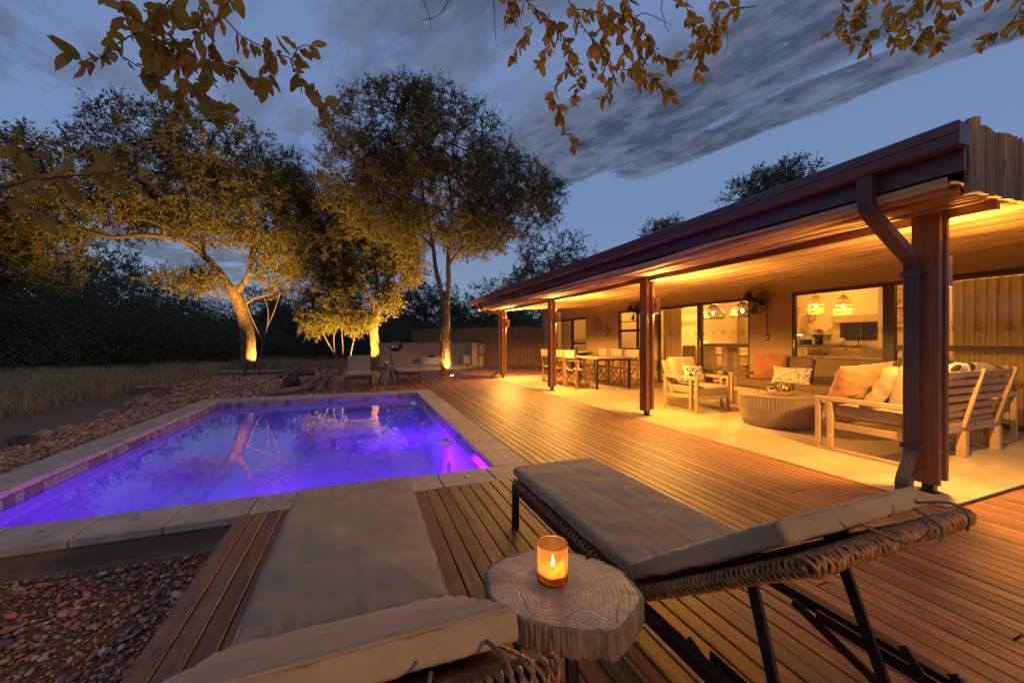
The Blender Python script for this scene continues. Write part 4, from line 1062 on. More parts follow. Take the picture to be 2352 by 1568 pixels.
pendant(9.6, 8.42, 1.82, .33, .40, M['black'], 'black wire onion lamp seen through the middle door, left of two', 'black wire lamps over the indoor dining table', onion, 85, [0,.06,.35,1], 46, .35)
pendant(9.6, 7.48, 1.82, .33, .40, M['black'], 'black wire onion lamp seen through the middle door, right of two', 'black wire lamps over the indoor dining table', onion, 85, [0,.06,.35,1], 46, .35)
t = empty('indoor_table', (9.65, 7.95, 0), 0, 'wooden dining table inside behind the middle sliding door', 'table')
MB().box(-.5, .5, -1.1, 1.1, .76, .82).out('tabletop', M['ply'], t, bevel=.006)
for sx in (-1, 1):
    for sy in (-1, 1): MB().box(sx*.42-.05, sx*.42+.05, sy*1.0-.05, sy*1.0+.05, 0, .76).out('leg', M['ply'], t)
def parsons_chair():
    t = empty('upholstered_chair', (0,0,0), 0, 'x', 'chair', 'linen chairs at the indoor dining table')
    rcube(.24, .045, .30, .03, n=6).out('backrest', M['greychair'], t, smooth=True, loc=(0, -.22, .74))
    rcube(.24, .24, .06, .03, n=6).out('seat', M['greychair'], t, smooth=True, loc=(0, 0, .44))
    for sx in (-1, 1):
        for sy in (-1, 1): MB().box(sx*.21-.025, sx*.21+.025, sy*.21-.025, sy*.21+.025, 0, .39).out('leg', M['ply'], t)
    return t
pc = parsons_chair(); kids_index()
for i, (x, y, rz, l) in enumerate([(9.05, 8.55, -math.pi/2, 'linen chair indoors at the left, nearest the curtain'), (9.05, 7.9, -math.pi/2, 'linen chair indoors in the middle of the near side of the table'), (9.05, 7.22, -math.pi/2, 'linen chair indoors at the right, beside the door frame'), (10.3, 8.2, math.pi/2, 'linen chair indoors across the table, left'), (10.3, 7.5, math.pi/2, 'linen chair indoors across the table, right')]):
    o = pc if i == 0 else copy_tree(pc); o.location = (x, y, 0); o.rotation_euler = (0, 0, rz); o['label'] = l
t = empty('tall_cabinet', (12.6, 9.0, 0), 0, 'tall pale wooden cupboard inside behind the black wire lamps', 'cupboard')
MB().box(-.35, .55, -.75, .28, 0, 2.25).out('carcass', M['ply'], t, bevel=.004)
for k in range(2): MB().box(-.372, -.352, -.735+k*.505, -.24+k*.505, .05, 2.2).out('door', M['ply'], t, bevel=.003)
t = empty('grey_pillar', (12.0, 9.25, 0), 0, 'dark grey tall fridge niche panel between curtain and wooden cupboard', 'panel')
MB().box(-.3, .3, -.18, .03, 0, 2.2).out('panel', M['greychair'], t); MB().box(-.28, .28, -.2, -.182, .05, 2.15).out('door', M['greychair'], t, bevel=.003)
# kitchen
t = empty('kitchen_counter', (12.85, 7.1, 0), 0, 'kitchen counter with dark stone top and pale wooden doors', 'counter')
MB().box(-.28, .33, -1.92, 2.15, 1.0, 1.05).out('worktop', M['counter'], t, bevel=.004)
MB().box(-.22, .33, -1.90, 2.13, 0, .998).out('carcass', M['ply'], t)
for i in range(7): MB().box(-.245, -.223, -1.88+i*.575, -1.88+i*.575+.565, .08, .97).out('door', M['ply'], t, bevel=.003)
for i in range(7): MB().box(-.262, -.246, -1.62+i*.575, -1.60+i*.575, .78, .93).out('handle', M['steel'], t)
t = empty('wall_cupboard', (12.95, 8.35, 1.37), 0, 'wooden wall cupboard with a glowing strip light underneath in the kitchen', 'cupboard')
MB().box(-.12, .24, -.35, .85, .0, .62).out('carcass', M['ply'], t, bevel=.004)
MB().box(-.10, .0, -.32, .8, -.018, -.001).out('strip_light', emis('strip_light', (1.0,.68,.30), 14.0), t)
lamp('strip_lamp', 'POINT', (-.05, .1, -.06), 14, (1, .68, .32), parent=t, size=.05)
t = empty('wall_shelf', (13.12, 7.62, 1.36), 0, 'narrow wall shelf beside the kitchen window', 'shelf'); MB().box(-.1, .08, -.28, .28, 0, .025).out('board', M['ply'], t); MB().box(-.02, .08, -.2, -.18, -.08, -.001).out('bracket', M['ply'], t)
t = empty('shelf_plant', (13.08, 7.62, 1.387), 0, 'trailing plant in a small pot on the kitchen shelf', 'potted plant'); MB().lathe([(0,0),(.05,0),(.06,.08),(0,.07)], n=14).out('pot', M['terracotta'], t); rosette(t, (0,0,.07), 18, .16, .035, .0, 1.2, M['leafbg'])
t = empty('window_pelmet', (13.1, 6.68, 1.70), 0, 'linen roman blind above the small kitchen window', 'blind'); MB().box(-.09, .09, -.6, .6, 0, .21).out('fabric', M['greychair'], t, bevel=.01); MB().box(-.093, -.088, -.6, .6, .0, .02).out('hem', M['beige'], t)
t = empty('woven_basket', (13.17, 7.92, 1.93), 0, 'round woven basket hung on the kitchen wall', 'basket'); xf(MB().lathe([(0,.05),(.06,.04),(.14,.012),(.15,.0)], n=28, sx=1.2), rot=(0,-math.pi/2,0)).out('dish', M['rattan'], t, smooth=True); xf(MB().lathe([(.145,.012),(.155,.006),(.15,-.004)], n=28, sx=1.2), rot=(0,-math.pi/2,0)).out('rim', M['terracotta'], t)
t = empty('coffee_machine', (12.8, 7.5, 1.053), 0, 'black filter coffee machine on the kitchen counter', 'coffee machine')
MB().box(-.08, .08, -.1, .1, 0, .03).box(.02, .08, -.1, .1, .03, .3).box(-.08, .08, -.1, .1, .22, .31).out('body', M['black'], t, bevel=.006); MB().lathe([(0,0),(.055,0),(.06,.05),(.05,.13),(.045,.13)], n=16).out('jug', M['black'], t, loc=(-.03, 0, .035), smooth=True)
for k, (y, l, cat_, mt) in enumerate([(7.78, 'black toaster on the kitchen counter', 'toaster', 'black'), (7.95, 'dark canister at the left end of the counter', 'canister', 'bronze')]):
    t = empty(cat_, (12.85, y, 1.053), 0, l, cat_); rcube(.07, .06, .085, .03, n=5).out('body', M[mt], t, smooth=True, loc=(0,0,.086)); MB().box(-.05, .05, -.01, .01, .165, .176).out('lid', M['steel'], t)
t = empty('gas_hob', (12.85, 7.15, 1.053), 0, 'black gas hob set in the kitchen counter', 'hob'); MB().box(-.2, .2, -.26, .26, 0, .008).out('plate', M['black'], t)
for sx in (-1, 1):
    for sy in (-1, 1): MB().tube([(sx*.1+.06*math.cos(2*math.pi*k/12), sy*.14+.06*math.sin(2*math.pi*k/12), .028) for k in range(12)], .007, 5, closed=True).out('burner', M['black'], t)
t = empty('kitchen_tap', (13.08, 6.62, 1.053), 0, 'tall curved kitchen tap in front of the window', 'tap'); MB().tube([(0,0,0),(0,0,.18),(0,-.02,.25),(0,-.08,.28),(0,-.15,.25),(0,-.17,.17)], .010, 8).out('spout', M['black'], t, smooth=True); MB().box(-.03, .03, -.03, .03, 0, .015).out('base', M['black'], t)
t = empty('kitchen_vase', (12.95, 6.95, 1.053), 0, 'white vase with dark leaves on the kitchen counter', 'vase'); MB().lathe([(0,0),(.05,0),(.055,.14),(.06,.2),(.05,.2)], n=16).out('body', M['white'], t, smooth=True); rosette(t, (0,0,.18), 12, .14, .04, .2, 1.2, M['leafbg'])
# indoor sofa backs and pillows
t = empty('indoor_sofa', (9.0, 4.95, 0), 0, 'cream sofa inside seen from behind through the kitchen opening', 'sofa')
rcube(.10, .95, .24, .07, n=8).out('backrest', M['canvas'], t, smooth=True, loc=(0, 0, .62)); rcube(.42, .95, .2, .07, n=8).out('seat', M['canvas'], t, smooth=True, loc=(.45, 0, .25)); 
for sy in (-1, 1): rcube(.42, .1, .3, .07, n=6).out('arm', M['canvas'], t, smooth=True, loc=(.42, sy*.93, .31))
for k, (y, w_, mt, l) in enumerate([(5.35, .5, 'beige', 'puffed cream cushion on the indoor sofa, left of the row'), (5.0, .44, 'greychair', 'grey knotted cushion in the middle of the indoor sofa'), (4.72, .46, 'leopard', 'small speckled cushion on the indoor sofa'), (4.35, .60, 'canvas', 'wide pale cushion at the right of the indoor sofa')]):
    o = xf(pillow(w_, w_*.78, .16, n=14, wr=.008, seed=50+k), rot=(0,0,math.pi/2)).out('scatter_cushion', M[mt], None, smooth=True, loc=(9.17, y, .86), rot=(.1*(k-1), .25, .1)); tag(o, l, 'cushion', 'cushions on the indoor sofa')
# console with lantern, plant, pictures
t = empty('console_table', (10.62, 4.25, 0), 0, 'wooden console table inside below the two pictures', 'console')
MB().box(-.2, .25, -.7, .7, .80, .84).out('tabletop', M['ply'], t)
for sx in (-.17, .2):
    for sy in (-.65, .65): MB().box(sx-.025, sx+.025, sy-.025, sy+.025, 0, .80).out('leg', M['ply'], t)
t = empty('wire_lantern', (10.6, 4.45, .843), 0, 'wire lantern with a tealight on the console', 'lantern')
m = MB()
for k in range(12):
    a = 2*math.pi*k/12; m.tube([(.13*math.cos(a), .13*math.sin(a), 0), (.14*math.cos(a), .14*math.sin(a), .12), (.10*math.cos(a+.3), .10*math.sin(a+.3), .22)], .004, 4)
m.out('cage', M['black'], t); MB().lathe([(0,.02),(.02,.02),(.02,0)], n=10).out('tealight', M['bulb'], t)
t = empty('agave_plant', (10.3, 4.85, .0), 0, 'spiky green plant in a dark pot inside by the door stile', 'potted plant'); MB().lathe([(0,0),(.14,0),(.17,.55),(.15,.55),(0,.5)], n=20).out('pot', M['darkstone'], t); rosette(t, (0,0,.55), 16, .60, .06, .35, 1.25, M['leafsucc'])
def picture(y, z, w_, h_, label, kind):
    t = empty('wall_picture', (10.885, y, z), 0, label, 'picture', 'pictures on the inner wall')
    MB().box(-.01, .012, -w_/2, w_/2, -h_/2, h_/2).out('frame', M['brownfab'], t)
    tt = NT(kind+'_print'); v = tt.coords((1,1,1), rand=False); n_ = tt.noise(v, 6 if kind == 'lion' else 4, 6, .65, .8)
    c = tt.ramp(n_, [(.35,(.30,.17,.08)),(.5,(.60,.44,.26)),(.62,(.74,.62,.44))]); MB().box(-.0125, -.0105, -w_/2+.015, w_/2-.015, -h_/2+.015, h_/2-.015).out('print', tt.done(tt.bsdf(c, .6)), t)
    m = MB()
    if kind == 'lion':
        dm = M['brownfab']
        def disc(y_, z_, ry, rz2, k=18): m.add([(-.0135, y_, z_)]+[(-.0135, y_+ry*math.cos(2*math.pi*q/k), z_+rz2*math.sin(2*math.pi*q/k)) for q in range(k)], [(0, 1+q, 1+(q+1)%k) for q in range(k)])
        disc(-.06, .03, .018, .010); disc(.06, .03, .018, .010); disc(0, -.045, .03, .016)
        m.beam((-.0135, 0, -.05), (-.0135, 0, -.085), .002, .006, up=(0,1,0)); m.beam((-.0135, -.04, -.095), (-.0135, 0, -.085), .002, .007); m.beam((-.0135, .04, -.095), (-.0135, 0, -.085), .002, .007)
        for q in range(26):
            a = 2*math.pi*q/26; m.beam((-.0135, .12*math.cos(a), .01+.13*math.sin(a)), (-.0135, .19*math.cos(a+.1), .0+.18*math.sin(a+.1)), .002, .006)
        m.out('lion_drawing', dm, t)
    else:
        for q in range(7): m.box(-.0137, -.0127, -.22+q*.07, -.18+q*.07, -.11, -.06-.01*(q % 3))
        m.beam((-.0135, -.02, -.1), (-.0135, .0, .04), .002, .012); m.beam((-.0135, -.12, .05), (-.0135, .14, .06), .002, .03)
        m.out('savanna_drawing', M['brownfab'], t)
picture(4.62, 2.10, .62, .42, 'sepia picture of a lion face on the inner wall', 'lion')
picture(4.62, 1.66, .62, .42, 'sepia picture of a tree and grazing animals below the lion', 'savanna')
t = empty('light_switch', (10.885, 5.02, 1.30), 0, 'white light switch on the inner wall beside the kitchen', 'switch'); MB().box(-.008, .012, -.04, .04, -.05, .05).out('plate', M['white'], t); MB().box(-.012, -.0085, -.012, .012, -.02, .02).out('rocker', M['white'], t)
# indoor table lamp and small furniture behind the curtain
t = empty('table_lamp', (9.9, 9.0, .0), 0, 'woven table lamp on a small cabinet behind the curtain', 'lamp')
MB().box(-.3, .3, -.2, .25, 0, .85).out('cabinet', M['ply'], t); MB().lathe([(.07,.92),(.13,.95),(.15,1.0),(.12,1.12),(.08,1.16)], n=20).out('lamp_shade', M['shade'], t); MB().lathe([(0,.85),(.05,.85),(.02,.93)], n=12).out('base', M['black'], t)
lamp('bulb_light', 'POINT', (0, 0, 1.04), 8, WARM, parent=t, size=.03)
# bedroom and bathroom lights and bed
t = empty('bed', (9.9, 15.2, 0), math.pi/2, 'white made bed with patterned pillows seen through the far door', 'bed')
rcube(.95, .8, .14, .08, n=8, puff=.02).out('mattress', M['white'], t, smooth=True, loc=(0, 0, .52)); MB().box(-.93, .95, -.8, .8, .05, .38).out('bed_base', M['ply'], t); MB().box(.97, 1.03, -.95, .95, .1, 1.25).out('headboard', M['ply'], t)
for k, (dx, dy, mt) in enumerate([(.72, -.4, 'white'), (.72, .4, 'white'), (.52, -.3, 'leopard'), (.52, .3, 'leopard'), (.35, -.45, 'canvas')]):
    o = xf(pillow(.55, .42, .16, n=12, wr=.006, seed=70+k), rot=(0,0,math.pi/2)).out('bed_pillow', M[mt], None, smooth=True, loc=(9.9-dy, 15.2+dx, .86), rot=(-.3, 0, math.pi/2)); tag(o, ['plain white pillow at the near side of the headboard','plain white pillow at the far side of the headboard','patterned pillow leaning on the near white pillow','patterned pillow leaning on the far white pillow','small cream pillow in front of the others'][k], 'pillow', 'pillows on the bed')
for (x, y, e, l) in ((9.6, 14.2, 110, 'round ceiling lamp in the bedroom'), (8.75, 10.2, 45, 'round ceiling lamp in the bathroom'), (11.9, 7.0, 85, 'round ceiling lamp in the kitchen'), (9.6, 3.4, 75, 'round ceiling lamp above the indoor sofa')):
    t = empty('ceiling_lamp', (x, y, 2.55+(x-8.07)*.107-.03), 0, l, 'ceiling lamp'); MB().lathe([(.10,0),(.11,-.02),(.09,-.04),(0,-.045)], n=20).out('diffuser', M['bulb'], t); MB().lathe([(.12,0),(.12,-.012),(.10,-.014)], n=20).out('ring', M['white'], t)
    lamp('ceiling_light', 'POINT', (0, 0, -.12), e, WARM, parent=t, size=.08)
t = empty('window_plant', (8.35, 9.75, .0), 0, 'leafy green plant on the sill inside the narrow window', 'potted plant'); MB().box(-.15, .15, -.15, .15, 0, .6).out('stand', M['ply'], t); MB().lathe([(0,.6),(.07,.6),(.09,.72),(.0,.72)], n=14).out('pot', M['white'], t); rosette(t, (0,0,.72), 12, .42, .05, .6, 1.45, M['leafsucc'])
# ------------------------------------------------------------------ loungers
A36 = math.atan2(.38, .52)
def wicker_rings(path, rx, rn, pitch, tr, seed=0, alt=.35):
    """strands wound round a rail that follows the path"""
    m = MB(); rr = random.Random(seed)
    P_ = [Vector(p) for p in path]; segs = [(P_[i], P_[i+1]) for i in range(len(P_)-1)]
    for si, (a, b) in enumerate(segs):
        d = (b-a); L = d.length; d.normalize(); n = max(1, int(L/pitch))
        u = d.cross(Vector((0,0,1))); 
        if u.length < .1: u = d.cross(Vector((0,1,0)))
        u.normalize(); v = u.cross(d).normalized()
        for i in range(n):
            c = a+d*(L*(i+.5)/n); tl = alt*(1 if i % 2 else -1)+rr.uniform(-.12,.12); ph = rr.uniform(-.3,.3)
            pts = []
            sc = 1+rr.uniform(-.05,.10)
            for k in range(12):
                an = 2*math.pi*k/12; pts.append(c+u*(math.cos(an)*rx*sc)+v*(math.sin(an)*rn*sc)+d*(math.sin(an+ph)*rx*math.tan(tl)))
            m.tube(pts, tr*rr.uniform(.85,1.15), 5, closed=True)
    return m
def lounger(label, near=True):
    t = empty('sun_lounger', (0,0,0), 0, label, 'sun lounger', 'cushioned sun loungers on the deck')
    W = .29; F_ = 1.15; yr = -.82
    for sx in (-1, 1): MB().box(sx*(W+.0)-.018, sx*(W+.0)+.018, yr, F_+.01, .235, .275).out('side_rail', M['black'], t, bevel=.002)
    for y in (F_-.005, yr+.0): MB().box(-W+.018, W-.018, y-.018+(.018 if y < 0 else 0), y+.0+(.018 if y < 0 else 0), .237, .273).out('end_rail', M['black'], t)
    for sx in (-1, 1):
        for y in (F_-.01, yr+.02): MB().box(sx*W-.018, sx*W+.018, y-.018, y+.018, 0, .235).out('leg', M['black'], t)
    MB().box(-W+.02, W-.02, .0, F_-.02, .262, .300).out('platform', M['wicker'], t, bevel=.01)
    wicker_rings([(-W-.004, .02, .290), (-W-.004, F_-.02, .290)], .017, .016, .0145, .0052, 1).out('wicker_edge', M['wicker'], t, smooth=True, fix=False)
    wicker_rings([(W+.004, .02, .290), (W+.004, F_-.02, .290), ], .017, .016, .0145, .0052, 2).out('wicker_edge', M['wicker'], t, smooth=True, fix=False)
    wicker_rings([(-W, F_, .290), (W, F_, .290)], .017, .016, .0145, .0052, 3).out('wicker_edge', M['wicker'], t, smooth=True, fix=False)
    rcube(W+.004, F_/2+.012, .027, .014, n=46, puff=.008, wr=.0045, seed=5, wfreq=6, puck=.006).out('seat_cushion', M['lounge'], t, smooth=True, loc=(0, F_/2+.012, .348))
    e_ = .0125; x_, y0_, y1_, z_ = W-.001, .004, F_+.020, .371
    MB().tube([(-x_+e_, y0_, z_), (x_-e_, y0_, z_), (x_, y0_+e_, z_), (x_, y1_-e_, z_), (x_-e_, y1_, z_), (-x_+e_, y1_, z_), (-x_, y1_-e_, z_), (-x_, y0_+e_, z_)], .0034, 6, closed=True).out('piping', M['lounge'], t, smooth=True)
    ca, sa = math.cos(A36), math.sin(A36)
    b = empty('backrest', (0, 0, .345)); b.parent = t; b.rotation_euler = (-A36, 0, 0)   # local -y runs up the backrest
    rcube(W+.002, .325, .027, .012, n=46, puff=.004, wr=.0050, seed=9, wfreq=6, puck=.006).out('back_cushion', M['lounge'], b, smooth=True, loc=(0, -.335, .012))
    # piping seam along the head end
    MB().tube([(-W+.01, -.656, .036), (-W*.5, -.6575, .038), (0, -.658, .038), (W*.5, -.6575, .038), (W-.01, -.656, .036)], .0035, 6).out('piping', M['lounge'], b, smooth=True)
    MB().box(-W+.01, W-.01, -.66, -.02, -.062, -.034).out('panel', M['wicker'], b)
    p_ = [(-W-.0, -.0, -.058), (-W-.0, -.68, -.058)]
    wicker_rings(p_, .0145, .0185, .0084, .0042, 4, .50).out('wicker_rail', M['wicker'], b, smooth=True, fix=False)
    wicker_rings([(-W-.035, -.690, -.058), (-W+.0, -.698, -.058), (W-.0, -.698, -.058), (W+.035, -.690, -.058)], .0185, .0185, .0084, .0045, 5, .42).out('wicker_rail', M['wicker'], b, smooth=True, fix=False)
    wicker_rings([(W, -.68, -.058), (W, -.0, -.058)], .0145, .0185, .0084, .0042, 6, .50).out('wicker_rail', M['wicker'], b, smooth=True, fix=False)
    MB().tube([(-W, 0, -.058), (-W, -.695, -.058), (W, -.695, -.058), (W, 0, -.058)], .0145, 8).out('frame_tube', M['black'], b)
    for sx, y in ((-1, -.42), (1, -.66)):
        if y == -.42: pts = [(-.10, -.70, -.012), (-.06, -.735, -.06), (.02, -.75, -.085), (.10, -.74, -.06), (.13, -.70, -.010)]
        else: pts = [(sx*(W-.06), -.66, .0), (sx*(W-.05), -.725, -.02), (sx*(W-.05), -.74, -.055), (sx*(W-.04), -.71, -.085)]
        MB().tube(smooth_path(pts, 6), .0034, 6).out('tie', M['brownfab'], b, smooth=True)
    for sx in (-1, 1):
        MB().beam((sx*.19, -.36, .555), (sx*.215, -.50, .12), .012, .030, up=(0,1,0)).out('strut', M['black'], t)
        MB().beam((sx*.19, -.33, .56), (sx*.19, -.39, .60), .03, .03).out('strut_bracket', M['black'], t, bevel=.003)
        m = MB(); m.beam((sx*.24, -.78, .255), (sx*.24, -.28, .255), .008, .035)
        for k in range(3): m.beam((sx*.24, -.74+k*.10, .265), (sx*.24, -.70+k*.10, .315), .008, .022, up=(0,1,0))
        m.out('ratchet', M['black'], t)
        MB().beam((sx*.245, -.49, .14), (sx*.245, -.20, .25), .012, .025).out('support', M['black'], t)
    MB().tube([(-.25, -.50, .13), (.25, -.50, .13)], .008, 8).out('cross_bar', M['black'], t)
    return t
lr = lounger('sun lounger right of the stump table, its raised back beside the verandah'); lr.location = (1.19, 1.12, 0)
kids_index()
for loc, rz, l in (((-.035, 1.19, 0), 0, 'sun lounger left of the stump table, nearest the camera'), ((-.09, 11.25, 0), math.pi, 'far sun lounger beyond the pool, left of the little round table'), ((1.15, 12.0, 0), math.pi+.03, 'far sun lounger beyond the pool, right of the little round table')):
    o = copy_tree(lr); o.location = loc; o.rotation_euler = (0, 0, rz); o['label'] = l
    if loc[1] < 2:
        for c in o.children:
            if c.name.startswith('backrest'): c.rotation_euler = (-R(30), 0, 0)

# ------------------------------------------------------------------ stump table and candle
t = empty('stump_table', (.535, 1.035, 0), 0, 'sliced tree stump side table with cracked pale top between the near loungers', 'side table')
def stump_r(a):
    r = .200+.012*math.cos(a-.2)+.016*math.cos(2*(a+.75))
    r += .030*max(0, math.cos(a+.75))**3
    r += .009*mnoise.noise(Vector((math.cos(a)*2.2, math.sin(a)*2.2, 7)))*2
    d = (a-.45+math.pi) % (2*math.pi)-math.pi; r -= .022*math.exp(-(d/.035)**2)
    d = (a+1.45+math.pi) % (2*math.pi)-math.pi; r -= .016*math.exp(-(d/.05)**2)
    return r
N = 420; vs = []; fs = []; H = [.445, .448, .446, .440, .430, .412, .395, .380, .373]
vs.append((0, 0, .4485))
rads = [.25, .5, .72, .86, .95]
for q in rads:
    for k in range(N):
        a = 2*math.pi*k/N; r = stump_r(a)*q; vs.append((r*math.cos(a), r*math.sin(a), .4485+.0012*mnoise.noise(Vector((r*math.cos(a)*40, r*math.sin(a)*40, 0)))))
for k in range(N): fs.append((0, 1+k, 1+(k+1) % N))
for j in range(len(rads)-1):
    for k in range(N): fs.append((1+j*N+k, 1+(j+1)*N+k, 1+(j+1)*N+(k+1) % N, 1+j*N+(k+1) % N))
o = MB().add(vs, fs).out('tabletop', M['stumptop'], t, smooth=True)
vs = []; fs = []
for j, z in enumerate(H):
    for k in range(N):
        a = 2*math.pi*k/N; f = j/(len(H)-1)
        ridge = mnoise.noise(Vector((a*11+z*6*math.sin(a*3), z*13, 3)))+.8*mnoise.noise(Vector((a*29, z*22, 9)))*(.4+abs(mnoise.noise(Vector((a*3, 0, 4)))))*1.6
        ridge = -abs(ridge)**.7
        amp = .013*min(1, .05+f*3) if j > 0 else 0.0
        r = stump_r(a)*(.95 if j == 0 else 1.0)+(amp*ridge+(.006*math.sin(math.pi*f)))
        vs.append((r*math.cos(a), r*math.sin(a), (z if j else .4484)-.008*f*mnoise.noise(Vector((a*7, 0, 1)))))
for j in range(len(H)-1):
    for k in range(N): fs.append((j*N+k, (j+1)*N+k, (j+1)*N+(k+1) % N, j*N+(k+1) % N))
fs.append(tuple((len(H)-1)*N+k for k in range(N)))
MB().add(vs, fs).out('bark', M['stumpbark'], t, smooth=True)
for k in range(3):
    a = k*2.094+.5; MB().beam((.10*math.cos(a), .10*math.sin(a), .36), (.13*math.cos(a), .13*math.sin(a), 0), .022, .022).out('leg', M['black'], t)
t = empty('candle', (.54, 1.05, .4495), 0, 'lit candle in an amber glass etched with fern leaves on the stump table', 'candle')
MB().lathe([(0,.0),(.040,0),(.0465,.006),(.0465,.113),(.0455,.1142)], n=48).out('glass', M['amber'], t, smooth=True)
MB().tube([(.0456*math.cos(2*math.pi*k/48), .0456*math.sin(2*math.pi*k/48), .1137) for k in range(48)], .0012, 6, closed=True).out('rim', plain('amber_rim', (.8,.45,.15), .15, metal=.6), t, smooth=True)
MB().lathe([(0,.011),(.0432,.011),(.0425,.036),(.036,.035),(.0,.033)], n=32).out('wax', M['wax'], t, smooth=True)
MB().tube([(0,0,.034),(.001,0,.045)], .0012, 5).out('wick', M['black'], t)
MB().lathe([(.0003,0),(.0035,.004),(.0048,.010),(.0036,.019),(.0016,.028),(.0002,.036)], n=14).out('flame', emis('candle_flame', (1.0,.66,.24), 60.0), t, smooth=True, loc=(0.001, 0, .043))
lamp('candle_light', 'POINT', (0, 0, .070), 1.7, (1.0,.50,.15), parent=t, size=.004)
# fern print wrapped on the glass: a bowed stem with pointed leaflets
fm = MB(); R0 = .0469
def gpt(s_, z): a = -1.98+s_/R0; return (R0*math.cos(a), R0*math.sin(a), z)
for i in range(13):
    f = i/12; z0 = .018+.072*f; s0 = .004+.026*f; L = .040*(1-f)**.6+.005
    for sgn in (-1, 1):
        w_ = .0058*(1-.5*f); n_ = 6; top = []; bot = []
        for j in range(n_+1):
            u = j/n_; ss = s0+sgn*L*u*.85; zz_ = z0+.45*L*u*(1 if sgn < 0 else .5)-.006*u; hh = w_*(1-u)**.6*(.5+.5*math.cos(u*2))
            top.append(gpt(ss, zz_+hh)); bot.append(gpt(ss, zz_-hh))
        n0 = len(fm.v); fm.v += top+bot
        for j in range(n_): fm.f.append((n0+j, n0+j+1, n0+n_+1+j+1, n0+n_+1+j))
fm.out('fern_print', M['fern'], t, fix=False)

# far round table with cup
t = empty('side_table', (.60, 10.75, 0), 0, 'small round three legged timber table between the far loungers', 'side table')
MB().lathe([(0,.465),(.20,.465),(.245,.48),(.25,.50),(.24,.51),(0,.512)], n=28).out('tabletop', M['driftwood'], t)
for k in range(3): MB().beam((.10*math.cos(k*2.094+.3), .10*math.sin(k*2.094+.3), .47), (.27*math.cos(k*2.094+.3), .27*math.sin(k*2.094+.3), 0), .05, .05).out('leg', M['driftwood'], t)
t = empty('copper_lantern', (.58, 10.78, .513), 0, 'small copper cup on the far round table', 'cup')
MB().lathe([(0,0),(.05,0),(.055,.14),(.05,.14),(.047,.01),(0,.01)], n=18).out('body', M['brass'], t, smooth=True); MB().lathe([(.052,.06),(.057,.065),(.053,.07)], n=18).out('band', M['black'], t)

# ------------------------------------------------------------------ boma with fire pit, braai, statue, pole fence
BC = (2.75, 18.0)
t = empty('boma', (*BC, 0), 0, 'low curved plastered boma wall with built in bench round a fire pit', 'boma wall')
def arc(m, r0, r1, a0, a1, z0, z1, n=40):
    for k in range(n):
        p, q = a0+(a1-a0)*k/n, a0+(a1-a0)*(k+1)/n
        c = [(r*math.cos(a), r*math.sin(a)) for a, r in ((p, r0), (q, r0), (q, r1), (p, r1))]
        m.add([(x, y, z) for z in (z0, z1) for x, y in c], [(3,2,1,0),(4,5,6,7),(0,1,5,4),(2,3,7,6)]+([(3,0,4,7)] if k == 0 else [])+([(1,2,6,5)] if k == n-1 else []))
    return m
arc(MB(), 2.15, 2.40, R(-30), R(182), -.2, 1.08).out('back_wall', M['clay'], t)
arc(MB(), 1.70, 2.149, R(-20), R(180), -.2, .50).out('bench', M['clay'], t)
MB().lathe([(0,-.2),(2.42,-.2),(2.42,.10),(0,.10)], n=72).out('floor_slab', M['clay'], t)
t = empty('fire_pit', (3.10, 18.2, .10), 0, 'pale round fire pit in the middle of the boma', 'fire pit'); MB().lathe([(.0,0),(.62,0),(.62,.30),(.45,.30),(.42,.12),(0,.1)], n=36).out('ring', M['firepit'], t)
for k in range(5): MB().tube([(rnd.uniform(-.2,.2), rnd.uniform(-.2,.2), .12+k*.03), (rnd.uniform(-.2,.2), rnd.uniform(-.2,.2), .34+k*.04)], .04, 6).out('log', M['driftwood'], t)
t = empty('kettle_braai', (1.30, 16.9, .10), 0, 'black kettle barbecue on thin legs behind the far loungers', 'barbecue')
MB().lathe([(.001,.62),(.16,.65),(.27,.75),(.30,.84)], n=32).out('bowl', M['black'], t, smooth=True); MB().lathe([(.30,.845),(.27,.94),(.16,1.02),(.001,1.05)], n=32).out('lid', plain('enamel_black', (.012,.012,.014), .15), t, smooth=True)
MB().tube([(-.05,0,1.04),(-.05,0,1.08),(.05,0,1.08),(.05,0,1.04)], .010, 6).out('handle', M['black'], t); MB().box(-.45, -.29, -.12, .12, .80, .82).out('side_shelf', M['black'], t)
for k in range(3): MB().beam((.18*math.cos(k*2.094), .18*math.sin(k*2.094), .66), (.30*math.cos(k*2.094), .30*math.sin(k*2.094), 0), .022, .022).out('leg', M['steel'], t)
t = empty('statue', (5.05, 16.95, .0), 0, 'carved stone head on a pedestal standing by the pole fence', 'statue')
MB().lathe([(.0,0),(.17,0),(.17,.05),(.13,.08),(.14,.45),(.17,.50),(0,.50)], n=20).out('pedestal', M['clay'], t)
hd = rcube(.17, .19, .24, .16, n=12, wr=.012, seed=3, wfreq=8); hd.out('head', M['palestone'], t, smooth=True, loc=(0, 0, .74))
MB().beam((0, -.20, .80), (0, -.25, .70), .05, .05).out('nose', M['palestone'], t, bevel=.012); MB().box(-.06, .06, -.205, -.16, .62, .645).out('mouth', M['palestone'], t, bevel=.01)
for sx in (-1, 1): MB().box(sx*.07-.03, sx*.07+.03, -.20, -.17, .78, .81).out('eye', M['darkstone'], t, bevel=.006)
rcube(.19, .20, .06, .05, n=6, wr=.01, seed=8).out('cap', M['palestone'], t, smooth=True, loc=(0, 0, .98))
t = empty('pole_fence', (0, 0, 0), 0, 'screen fence of close upright timber poles joining the house to the boma', 'fence')
